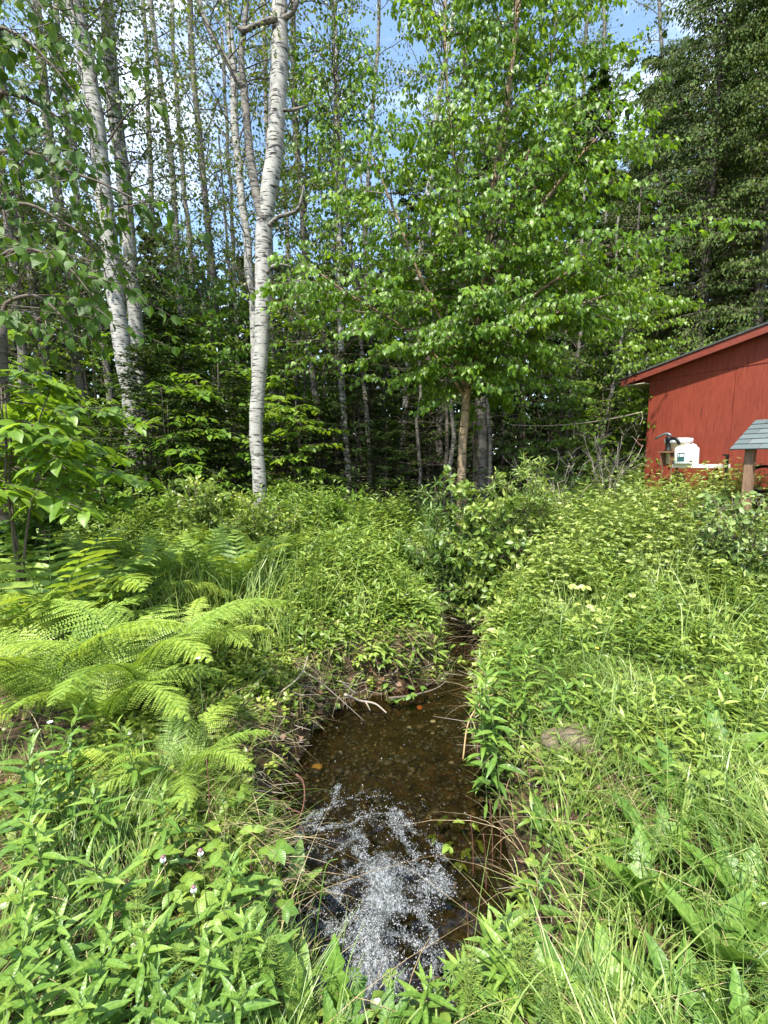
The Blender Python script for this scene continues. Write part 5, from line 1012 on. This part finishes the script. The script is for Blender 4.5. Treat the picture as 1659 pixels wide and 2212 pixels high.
ORD = ['leftmost', 'second', 'third', 'fourth', 'fifth', 'sixth', 'seventh', 'eighth', 'ninth', 'tenth', 'eleventh', 'twelfth', 'thirteenth', 'fourteenth', 'fifteenth', 'sixteenth', 'seventeenth', 'eighteenth', 'nineteenth', 'twentieth', 'twenty first', 'twenty second', 'twenty third', 'twenty fourth', 'twenty fifth', 'twenty sixth', 'twenty seventh', 'twenty eighth', 'twenty ninth', 'thirtieth', 'thirty first', 'thirty second', 'thirty third', 'thirty fourth', 'thirty fifth', 'thirty sixth', 'thirty seventh', 'thirty eighth', 'thirty ninth', 'fortieth']
def order_labels(objs, tmpl):
    """tmpl holds one {} for the ordinal counted from the left of the photograph"""
    for i, o in enumerate(sorted(objs, key=lambda o: o.location.x / max(o.location.y, .1))): o['label'] = tmpl.format(ORD[i] if i == 0 else ORD[i] + ' from left')
def stems_at(tips, tmpl, group, seed, cat='wild plant', name='goldenrod_plant', kind=None, fol='foliage'):
    rng = rs_(seed); out = []
    for i, (px, py, Y) in enumerate(tips):
        tip = at(px, py, Y); z = float(ground_z(tip[0], tip[1])); H = max(tip[2] - z, .15); a_, f_ = (kind or STEM)[i % len(kind or STEM)]; s = H / .6
        t_ = thing(name, 'leafy plant', cat, (tip[0], tip[1], z - .01), rng.uniform(0, 6.28), group); t_.rotation_euler = (rng.normal(0, .1), rng.normal(0, .1), t_.rotation_euler[2]); sx = .55 * s + .45; t_.scale = (sx, sx, s)
        part('stem', a_, None, t_); part(fol, f_, None, t_); out.append(t_)
    order_labels(out, tmpl); return out
rng = rs_(710)
tips = [(290, 1765, 1.35), (165, 1590, 1.75), (40, 1600, 1.65), (15, 1690, 1.5), (390, 1935, 1.22), (432, 2000, 1.12), (590, 1950, 1.2), (175, 2055, 1.05), (130, 1960, 1.2), (215, 2120, 1.0), (330, 2130, .98), (480, 2080, 1.05), (70, 2100, 1.0), (20, 1880, 1.25), (95, 1780, 1.4), (520, 1830, 1.45), (560, 2060, 1.1), (250, 1880, 1.28), (350, 1720, 1.55), (230, 1690, 1.65), (110, 1650, 1.7), (400, 2140, .95), (30, 2020, 1.1), (300, 2020, 1.1), (505, 1990, 1.15), (470, 1890, 1.3), (300, 1560, 1.9), (60, 1545, 1.85)]
stems_at(tips, 'leafy goldenrod stem in the lower left foreground, {}', 'leafy goldenrod stems at lower left', 711)
tips = [(1075, 1375, 2.9), (1110, 1360, 3.0), (1150, 1380, 3.0), (1045, 1430, 2.7), (1100, 1430, 2.7), (1180, 1420, 2.8), (1215, 1390, 3.0), (1140, 1450, 2.6), (1060, 1480, 2.5), (1210, 1460, 2.6), (1260, 1430, 2.8), (1090, 1500, 2.4)]
stems_at(tips, 'bright lance leaved stem on the right bank, {}', 'lance leaved stems on the right bank', 712)
tips = [(1140, 1880, 1.5), (1085, 1900, 1.5), (1060, 2000, 1.3), (1160, 1960, 1.35), (1020, 2080, 1.2), (1120, 2060, 1.2), (910, 2110, 1.12)]
stems_at(tips, 'thin leafy stem at the lower end of the pool, {}', 'thin stems at the lower end of the pool', 713, name='willowherb_plant')
tips = [(1290, 1500, 2.6), (1370, 1560, 2.4), (1440, 1480, 2.8), (1530, 1400, 3.1), (1600, 1520, 2.7), (1340, 1310, 3.7), (1480, 1300, 3.8), (1250, 1250, 4.2), (1640, 1290, 3.6), (1400, 1220, 4.4), (1560, 1240, 4.0), (1200, 1240, 4.4)]
stems_at(tips, 'tall leafy stem rising clear of the right meadow, {}', 'taller stems standing clear of the right meadow', 714)

# ------------------------------------------------------------------ broad leaved rosettes (dandelion, dock)
def broad(seed, lobes):
    rng = rs_(seed); n = 15; t = np.linspace(0, 1, n); w_ = .15 * np.sin(np.pi * t.clip(.02, 1) ** .8) ** .8 + .012
    w_ = w_ * (1 + lobes * .35 * np.where(np.arange(n) % 2, 1, -1) * (t < .85)); w_[0] = .015; w_[-1] = 0
    pr_ = [(0, 0)] + [(t[i], max(w_[i], .012)) for i in range(1, n - 1)] + [(1, 0)]
    return half_leaf(pr_, .35, .38, .008)
BROAD = [broad(1, .3), broad(2, .8), broad(3, 0.0)]
BM = [Geo(), Geo(), Geo()]
for i, b_ in enumerate(BM):
    leaves(b_, BROAD[i], [(0, 0, 0)], [(0, .72, .7)], [(0, -.6, .8)], 1.0, 0, .35 + .2 * i); tube(b_, [(0, 0, 0), (0, .35, .335), (0, .66, .58)], [.012, .008, .003], 5, 0, .95)
BM = [b_.mesh('leaf', M['dand']) for b_ in BM]
def rosette(name, label, px, py, Y, L, n, seed, v=None, azr=None, tilt=0, cat='wild plant', group=None):
    rng = rs_(seed); P = at(px, py, Y); z = float(ground_z(P[0], P[1])); t_ = thing(name, label, cat, (P[0], P[1], z - .01), group=group); a0 = rng.uniform(0, 6.28)
    for i in range(n):
        az = a0 + i * 2.4 + rng.normal(0, .2) if azr is None else math.radians(azr[i % len(azr)]); f = part('leaf', BM[rng.randint(0, 3) if v is None else v], None, t_)
        s = L * (.95 if px > 1150 else .8) * rng.uniform(.7, 1.1); f.scale = (s * rng.uniform(.8, 1.15), s, s); f.rotation_euler = (rng.uniform(-.25, .45) + tilt, rng.uniform(-.2, .2), az - math.pi / 2)
    return t_
rosette('dock_plant', 'upright crinkled dock leaf in front of the churning foam, left of centre', 640, 2150, 1.12, .33, 2, 801, 2, [100, 150], .45)
rosette('dandelion_plant', 'toothed leaf standing alone before the white foam', 745, 2150, 1.2, .34, 1, 802, 1, [80], .62)
rosette('dock_plant', 'broad dark leaf at the bottom edge below the foam', 720, 2190, 1.1, .2, 3, 803, 0, [60, 120, 20], .1)
rosette('coltsfoot_plant', 'yellowing broad leaf right of the foam at the bottom edge', 830, 2180, 1.12, .22, 2, 804, 0, [75, 40], .25)
rosette('dandelion_plant', 'tall toothed dandelion leaves in the middle of the right foreground', 1400, 1950, 1.5, .36, 6, 805, 1, None, .25)
rosette('dock_plant', 'pale upright dock leaves right of the pool foot', 1230, 2080, 1.25, .28, 6, 806, 0, None, .1)
rosette('dandelion_plant', 'broad dandelion rosette near the bottom right corner', 1500, 2130, 1.12, .3, 8, 807, None, None, 0)
rosette('dandelion_plant', 'dandelion rosette cut by the right edge', 1620, 1900, 1.45, .34, 8, 808, 1, None, .1)
rosette('dock_plant', 'dock rosette beside the yellow lit dandelion, lower right', 1350, 2120, 1.15, .26, 7, 809, 2, None, 0)
rosette('dandelion_plant', 'dandelion tuft by the half sunk brown stone', 1470, 1740, 1.9, .3, 8, 810, 1, None, .15)
rosette('dandelion_plant', 'single leaf clump in the grass above the brown stone', 1330, 1500, 2.6, .3, 6, 811, 2, None, .2)
rosette('dock_plant', 'curled leaf leaning over the left edge of the pool', 625, 1690, 2.0, .3, 4, 812, 2, [-10, 20, 95, 150], -.1)
rosette('dock_plant', 'broad leaf plant among the lower left stems', 230, 2060, 1.15, .26, 5, 813, 0, None, .2)
rosette('dandelion_plant', 'toothed rosette below the small lacy fern', 480, 1690, 1.95, .2, 7, 814, 1, None, 0)
rosette('dock_plant', 'upright leaf clump on the left bank edge beside the pool', 560, 1640, 2.1, .26, 4, 815, 2, None, .4)
rosette('plantain_plant', 'round leaved clump at the lower left under the stems', 90, 1880, 1.4, .22, 7, 816, 0, None, 0)
rosette('dandelion_plant', 'leaf clump at the right edge half way up the meadow', 1610, 1490, 2.6, .28, 7, 817, 1, None, .1)
rosette('dock_plant', 'drooping leaf plant below the ferns by the bank', 420, 1600, 2.3, .24, 6, 818, 0, None, 0)

for i, (px, py, Y, L_, n_, v_, nm_, lab) in enumerate([(1180, 2120, 1.2, .26, 4, 2, 'dock_plant', 'pale oval leaved dock left of the bottom right rosettes'), (1420, 1830, 1.7, .34, 5, 1, 'dandelion_plant', 'dandelion with long toothed leaves standing up in mid right grass'), (1560, 1990, 1.3, .32, 6, 2, 'dock_plant', 'dark broad dock by the right edge'),
 (1620, 2160, 1.05, .28, 6, 1, 'dandelion_plant', 'dandelion rosette in the bottom right corner'), (1300, 1900, 1.55, .26, 4, 0, 'clover_plant', 'round leaved plant in the grass right of the pool'), (1560, 1640, 2.2, .3, 6, 1, 'dandelion_plant', 'dandelion tuft half way down the right edge'), (1180, 1690, 2.0, .2, 4, 0, 'dock_plant', 'small leaf plant on the lip of the right bank')]): rosette(nm_, lab, px, py, Y, L_, n_, 830 + i, v_, None, .2)
# cranesbill with star shaped leaves
def star_leaf(g, P, D, Nn, S, var):
    P = np.asarray(P); 
    for a in (-2.1, -1.4, -.7, 0, .7, 1.4, 2.1):
        Y_ = norm(np.asarray(D)); Z_ = norm(np.asarray(Nn) - (np.asarray(Nn) * Y_).sum(-1, keepdims=True) * Y_); X_ = np.cross(Y_, Z_); d2 = Y_ * math.cos(a) + X_ * math.sin(a)
        leaves(g, T_STAR, P, d2, Z_, S * (1 - .12 * abs(a)), 0, var)
        for b_ in (-.5, .5):
            d3 = Y_ * math.cos(a + b_) + X_ * math.sin(a + b_); leaves(g, T_STAR2, P + d2 * (S * .38)[:, None], d3, Z_, S * .45, 0, var)
T_STAR = half_leaf([(0, 0), (.45, .085), (.7, .11), (1, 0)], .2, .15); T_STAR2 = lf(.17)
CR = []
for i in range(3):
    rng = rs_(820 + i); gs, gl = Geo(), Geo(); n = 9; az = np.arange(n) * 2.4; el = rng.uniform(.5, 1.25, n); l = rng.uniform(.16, .34, n); E_ = np.stack([np.cos(az) * np.cos(el) * l, np.sin(az) * np.cos(el) * l, np.sin(el) * l], 1); sticks(gs, np.zeros((n, 3)), E_, .0022, .0012)
    star_leaf(gl, E_, np.stack([np.cos(az), np.sin(az), rng.normal(-.1, .2, n)], 1), rng.normal(0, .2, (n, 3)) + [0, -.25, 1], rng.uniform(.045, .07, n), rng.uniform(.3, .9, n)); CR.append((gs.mesh('stem', M['green_stem']), gl.mesh('foliage', M['gold'])))
def clumps(name, kinds, spots, tmpl, group, seed, cat='wild plant', s=1.0):
    rng = rs_(seed); out = []
    for i, (px, py, Y) in enumerate(spots):
        P = at(px, py, Y); z = float(ground_z(P[0], P[1])); t_ = thing(name, name, cat, (P[0], P[1], z - .01), rng.uniform(0, 6.28), group); q = s * rng.uniform(.8, 1.2); t_.scale = (q, q, q); a_, f_ = kinds[i % len(kinds)]; part('stem', a_, None, t_); part('foliage', f_, None, t_); out.append(t_)
    order_labels(out, tmpl)
clumps('cranesbill_plant', CR, [(1220, 2100, 1.12), (1130, 2160, 1.1), (1270, 2150, 1.05), (1560, 2080, 1.15), (960, 2170, 1.12), (680, 2180, 1.08), (1420, 2190, 1.02), (1610, 2180, 1.05)], 'star leaved low plant along the bottom edge, {}', 'star leaved plants along the bottom edge', 821, s=.8)
# horsetails
HT = []
for i in range(2):
    rng = rs_(830 + i); gs, gl = Geo(), Geo(); H_ = .38; sticks(gs, [(0, 0, 0), (.01, 0, H_ * .5)], [(.01, 0, H_ * .5), (.0, .01, H_)], .0022, .0012)
    P0, P1 = [], []
    for k in range(13):
        z = .08 + .023 * k
        for a in np.arange(9) * .698 + k * .35: l = .085 * (1 - k / 18) * rng.uniform(.8, 1.1); P0.append((.008, 0, z)); P1.append((math.cos(a) * l, math.sin(a) * l, z + l * .55))
    sticks(gl, P0, P1, .0011, .0006, 0, .6); HT.append((gs.mesh('stem', M['green_stem']), gl.mesh('foliage', M['herb'])))
clumps('horsetail', HT, [(555, 2060, 1.2), (520, 2110, 1.1), (590, 2130, 1.12), (300, 1960, 1.2), (1010, 2140, 1.15), (1130, 2110, 1.2), (1190, 2170, 1.05), (1100, 2020, 1.35), (380, 2040, 1.1)], 'feathery thin horsetail near the bottom edge, {}', 'feathery horsetails near the bottom edge', 831)
# brambles with three toothed leaflets (yellow green) at lower left
BR = []
for i in range(3):
    rng = rs_(840 + i); gs, gl = Geo(), Geo(); n = 9; az = np.arange(n) * 2.4 + i; el = rng.uniform(.4, 1.2, n); l = rng.uniform(.1, .3, n); E_ = np.stack([np.cos(az) * np.cos(el) * l, np.sin(az) * np.cos(el) * l, np.sin(el) * l], 1); sticks(gs, np.zeros((n, 3)), E_, .0022, .0015)
    for s_ in (-1.2, 0, 1.2): leaves(gl, T_BIGOVAL, E_, np.stack([np.cos(az + s_), np.sin(az + s_), rng.normal(-.05, .12, n)], 1), rng.normal(0, .15, (n, 3)) + [0, -.2, 1], rng.uniform(.06, .085, n), 0, rng.uniform(.55, 1, n), wid=1.15)
    BR.append((gs.mesh('stem', M['red_stem']), gl.mesh('foliage', M['gold'])))
clumps('raspberry_sprout', BR, [(400, 1740, 1.6), (450, 1780, 1.5), (530, 1770, 1.55), (430, 1880, 1.35), (340, 1830, 1.4), (560, 1850, 1.4), (1000, 1610, 2.3), (1010, 1240, 4.6), (1060, 1270, 4.5), (920, 1300, 4.6), (890, 1360, 4.2), (870, 1420, 3.8), (800, 1400, 3.9), (1050, 1200, 5.0), (470, 1640, 2.0), (1090, 1310, 4.2), (1140, 1280, 4.4)], 'yellow green three leaflet sprout near the brook, {}', 'three leaflet sprouts near the brook', 841, s=.78)

# ------------------------------------------------------------------ bushes
def bush(name, label, px, Y, h, spread, seed, lm='willow', ls=.075, tm=T_LANCE, B=60, n=7, T=6, K=6, mode='hang', up=(.4, .9)):
    rng = rs_(seed); x, y = X(px, Y), Y; t_ = thing(name, label, 'bush', (x, y, float(ground_z(x, y)))); st = []; g = Geo()
    for k_ in range(n):
        a = k_ * 2.4 + rng.uniform(-.3, .3); q = np.array([math.cos(a), math.sin(a), 0]) * spread * rng.uniform(.2, .8); zz = np.linspace(0, 1, 9)[:, None]; P = np.array([0, 0, -.05]) + zz * np.array([0, 0, h * rng.uniform(.6, 1)]) + zz ** 1.3 * q + rng.normal(0, .012, (9, 3)); r_ = np.linspace(.012, .003, 9); tube(g, P, r_, 6); st.append((P, r_))
    part('stem', g, M['twig'], t_); gc = Geo(); grow(rng, gc, gc, st, B=B, T=T, K=K, zr=(h * .12, h), blen=lambda r: spread * .5 * (1 - .3 * r), up=up, droop=.15, twl=.16, ls=ls, mode=mode, tmpl=tm, brad=.004, jit=.015, planar=.4); part('foliage', gc, [M['twig'], M[lm]], t_); return t_
bush('willow_bush', 'pale green willow bush at the far end of the brook below the bright birch', 965, 5.5, 2.05, .55, 851, ls=.09, B=110, tm=T_LANCE2, mode='rand')
bush('willow_bush', 'wider willow bush right behind the head of the brook', 1050, 5.2, 1.95, .6, 852, ls=.08, B=150, mode='rand', tm=T_OVAL)
bush('willow_bush', 'low willow bush right of the brook head', 1120, 5.5, 1.5, .55, 853, ls=.08, B=90, mode='rand', tm=T_LANCE2)
bush('spirea_bush', 'bright yellow green bush left of the forked aspen foot', 440, 6.0, 1.15, .75, 854, 'herb', .06, T_OVAL, 110, 9, mode='rand')
bush('spirea_bush', 'bright bush hiding the foot of the forked aspen', 555, 5.7, .85, .6, 855, 'herb', .055, T_OVAL, 90, 8, mode='rand')
bush('spirea_bush', 'leafy bush right below the straight slim white aspen', 690, 6.6, .8, .7, 856, 'maple_leaf', .07, T_OVAL, 80, 8, mode='rand')
bush('raspberry_bush', 'raspberry bush with pale leaves in front of the shed corner', 1420, 5.9, .78, .5, 857, 'pale_herb', .07, T_OVAL, 44, 6, mode='rand')
bush('raspberry_bush', 'raspberry canes with pale leaves below the white table', 1500, 5.6, .75, .5, 858, 'pale_herb', .07, T_OVAL, 40, 6, mode='rand')
bush('raspberry_bush', 'raspberry canes winding before the well roof post', 1600, 4.1, 1.12, .4, 859, 'pale_herb', .06, T_OVAL, 90, 8, T=5, K=5, mode='rand')
bush('spirea_bush', 'dark leaved bush in the shade left of the lowest broad sapling', 20, 4.3, .9, .5, 860, 'over_leaf', .09, T_OVAL, 60, 7, mode='rand')
bush('young_shrub', 'small sparse shrub with yellow leaves before the bare branches', 1200, 6.6, 1.5, .6, 861, 'willow', .06, T_OVAL, 16, 5, T=5, K=5, mode='rand')
# bare dead branches before the shed
def bare(label, px, Y, h, spread, seed, n=9, mat='dead_twig', name='dead_shrub'):
    rng = rs_(seed); x, y = X(px, Y), Y; t_ = thing(name, label, 'dead shrub', (x, y, float(ground_z(x, y)))); g = Geo(); st = []
    for k_ in range(n):
        a = k_ * 2.4 + rng.uniform(-.4, .4); q = np.array([math.cos(a), math.sin(a) * .6, 0]) * spread * rng.uniform(.3, 1); zz = np.linspace(0, 1, 10)[:, None]; P = zz ** .8 * np.array([0, 0, h * rng.uniform(.6, 1)]) + zz ** 1.4 * q + rng.normal(0, .02, (10, 3)); P[0] = (0, 0, -.04); r_ = np.linspace(.012, .003, 10); tube(g, P, r_, 6); st.append((P, r_))
    gc = g; grow(rng, gc, gc, st, B=24, T=4, K=0, zr=(h * .3, h), blen=lambda r: .35, up=.7, droop=-.1, twl=.18, brad=.004); part('branches', gc, M[mat], t_)
bare('pale dead branches standing left of the red shed corner', 1310, 6.7, 1.6, .6, 871, 11)
bare('bare arching dead branches left of the standing dead ones', 1190, 6.5, 1.5, .7, 872, 9)
bare('reddish bare canes in front of the shed wall', 1440, 5.3, .8, .6, 873, 6, 'red_stem', 'bare_canes')
bare('thin bare stems at the head of the brook', 1075, 5.2, 1.1, .25, 874, 6, 'twig', 'bare_canes')

# clothesline with two short hanging ends
g = Geo(); A_, B_ = at(1100, 917, 8.6), local_at(1386, 890, .02); n = 24; s_ = np.linspace(0, 1, n)[:, None]; Pq = A_ * (1 - s_) + B_ * s_ - np.array([0, 0, 1]) * (.10 * 4 * s_ * (1 - s_)); tube(g, Pq, .007, 6)
cl = thing('clothesline', 'thin pale clothesline strung from the wood to the red shed corner', 'clothesline', tuple(B_)); part('rope', g, M['dead_twig'], cl, world=True)
for (px, py, L_) in ((1160, 911, .12), (1383, 892, .22)):
    i = int(np.argmin([abs(cam_x - px) for cam_x in [CX + F * q[0] / (q[1] * math.cos(TH) - (q[2] - 1.6) * math.sin(TH)) for q in Pq]])); q = Pq[i]; g = Geo(); tube(g, smooth_path([q, q + (.02, 0, -L_ * .5), q + (-.02, 0, -L_)], 8), .005, 5); part('rope_end', g, M['dead_twig'], cl, world=True)
# sticks in and by the water
def stick(label, pts, mat, w_, name='stick', cat='stick', sub=()):
    t_ = thing(name, label, cat, (0, 0, 0)); Q = smooth_path([gp(x, y, z) for x, y, z in pts], 18); t_.location = Q[0]; g = Geo(); tube(g, Q, np.linspace(w_, w_ * .45, 18), 8); part('stem', g, M[mat], t_, world=True)
    for sp_ in sub: g = Geo(); Q2 = smooth_path([gp(x, y, z) for x, y, z in sp_], 10); tube(g, Q2, np.linspace(w_ * .7, w_ * .3, 10), 6); part('side_twig', g, M[mat], t_, world=True)
stick('forked red brown stick standing at the left edge of the pool', [(640, 1672, -.22), (655, 1690, -.26), (657, 1730, -.34), (643, 1775, -.42), (600, 1862, -.52)], 'red_stem', .0058, sub=[[(648, 1755, -.4), (610, 1742, -.4), (575, 1740, -.38)], [(644, 1775, -.42), (655, 1795, -.47), (662, 1830, -.52)]])
stick('pale crooked branch lying at the head of the pool', [(745, 1500, -.3), (775, 1513, -.42), (810, 1520, -.46), (835, 1540, -.5)], 'dead_twig', .012, sub=[[(790, 1516, -.44), (800, 1535, -.5)], [(770, 1500, -.38), (735, 1470, -.2)]])
stick('long thin grey stick leaning down the left bank', [(665, 1418, .02), (648, 1460, -.02), (600, 1500, -.08), (545, 1545, -.1)], 'dead_twig', .007)
stick('straight dry stick dipping into the pool below the pale branch', [(640, 1440, -.05), (700, 1480, -.15), (790, 1560, -.5)], 'dead_twig', .005)
stick('dark waterlogged root along the upper rim of the pool', [(840, 1508, -.46), (890, 1502, -.46), (940, 1488, -.44), (965, 1470, -.42)], 'twig', .011)
stick('pale horizontal stick bridging the far brook', [(1012, 1256, -.1), (1040, 1252, -.1), (1066, 1254, -.1)], 'dead_twig', .013)
stick('second thin stick across the far brook', [(975, 1335, -.25), (1020, 1352, -.4), (1048, 1366, -.45)], 'dead_twig', .008)
stick('brown tan stick lying near the bottom edge right of the pool', [(1010, 2100, -.38), (1040, 2085, -.36), (1075, 2072, -.33)], 'red_stem', .006)
stick('dark wet log seen between the ferns and herbs at left', [(265, 1352, .03), (330, 1345, .04), (400, 1352, .05)], 'twig', .03, 'log', 'log')
rt = []
for i, (px, y0, y1) in enumerate([(1022, 1760, 1900), (1050, 1800, 1930), (1064, 1730, 1880), (1012, 1950, 2080), (1082, 1720, 1870), (452, 1640, 1800)]):
    a_ = gp(px, y1, WZ if i < 5 else 0); b_ = at(px - 6, y0, a_[1] + .02); t_ = thing('reed_stem', 'reed', 'reed', tuple(a_), group='bare upright reed stems beside the pool'); g = Geo(); tube(g, smooth_path([a_, (a_ + b_) / 2 + (.006, 0, 0), b_], 8), np.linspace(.003, .0018, 8), 6); part('stem', g, M['red_stem'], t_, world=True); rt.append(t_)
order_labels(rt, 'bare reddish reed stem upright by the pool, {}')
# arching yellow stem at left of the foam
g = Geo(); Q = smooth_path([at(670, 2110, 1.45), at(690, 1960, 1.5), at(705, 1870, 1.55), at(730, 1855, 1.55)], 16); tube(g, Q, np.linspace(.003, .0015, 16), 6); tag(part('grass_stalk', g, M['gold']), 'single yellow green stalk arching before the left side of the foam', 'grass stalk')
g = Geo(); Q = smooth_path([at(1000, 1640, 2.4), at(1012, 1560, 2.5), at(1045, 1510, 2.6), at(1065, 1500, 2.6)], 16); tube(g, Q, np.linspace(.005, .002, 16), 6); tag(part('grass_stalk', g, M['straw']), 'pale dry stalk arching at the right edge of the pool', 'grass stalk')
# little flowers
M['petal'] = plain('white petal', (.8, .8, .78), .5, (.72, .72, .72), 9); M['yel'] = plain('yellow petal', (.75, .62, .04), .5, (.7, .5, .03), 9); M['mauve'] = plain('purple sepal', (.25, .12, .14), .6)
def flower(label, px, py, Y, kind):
    P = at(px, py, Y); z = float(ground_z(P[0], P[1])); t_ = thing('flower', label, 'flower', (P[0], P[1], z)); H = P[2] - z; g = Geo(); tube(g, smooth_path([(0, 0, 0), (.01, 0, H * .6), (0, 0, H)], 8), .0016, 5); part('stem', g, M['green_stem'], t_); g = Geo()
    if kind == 'bell':
        for a in np.arange(5) * 1.257: leaves(g, T_BIGOVAL, [(0, 0, H)], [(math.cos(a) * .35, math.sin(a) * .35, -.9)], [(math.cos(a), math.sin(a), .3)], .022, 0, .5, wid=1.5)
        part('petals', g, M['petal'], t_); g = Geo(); lathe(g, [(.002, .004), (.007, .001), (.004, -.006)], (0, 0, H), 8); part('sepals', g, M['mauve'], t_)
    else:
        for a in np.arange(5) * 1.257: leaves(g, T_OVAL, [(0, 0, H)], [(math.cos(a), math.sin(a), .35)], [(0, 0, 1)], .014 if kind == 'butter' else .012, 0, .5, wid=2.2)
        part('petals', g, M['yel' if kind == 'butter' else 'petal'], t_)
flower('drooping white flower among the lower left stems', 352, 1850, 1.3, 'bell'); flower('drooping white flower right of its twin above the serrated leaf', 433, 1836, 1.3, 'bell'); flower('white flower hanging lowest below the other two', 418, 1915, 1.25, 'bell')
flower('tiny white flower on the yellow lit fern', 428, 1422, 2.1, 'open'); flower('tiny white flowers above the leafy stems at left', 108, 1560, 1.75, 'open')
for i, (px, py, Y, lab) in enumerate([(1642, 1205, 3.8, 'yellow buttercup at the right edge high in the meadow'), (1290, 1400, 3.0, 'yellow buttercup above the half sunk brown stone'), (1330, 1165, 5.0, 'yellow buttercup far back in the right meadow'), (1505, 1540, 2.5, 'yellow buttercup low in the right grass')]): flower(lab, px, py, Y, 'butter')
order_labels([o for o in SC.objects if o.name.startswith('dead_fir_pole')], 'bare thin pole in the dark gap of the wood, {}')
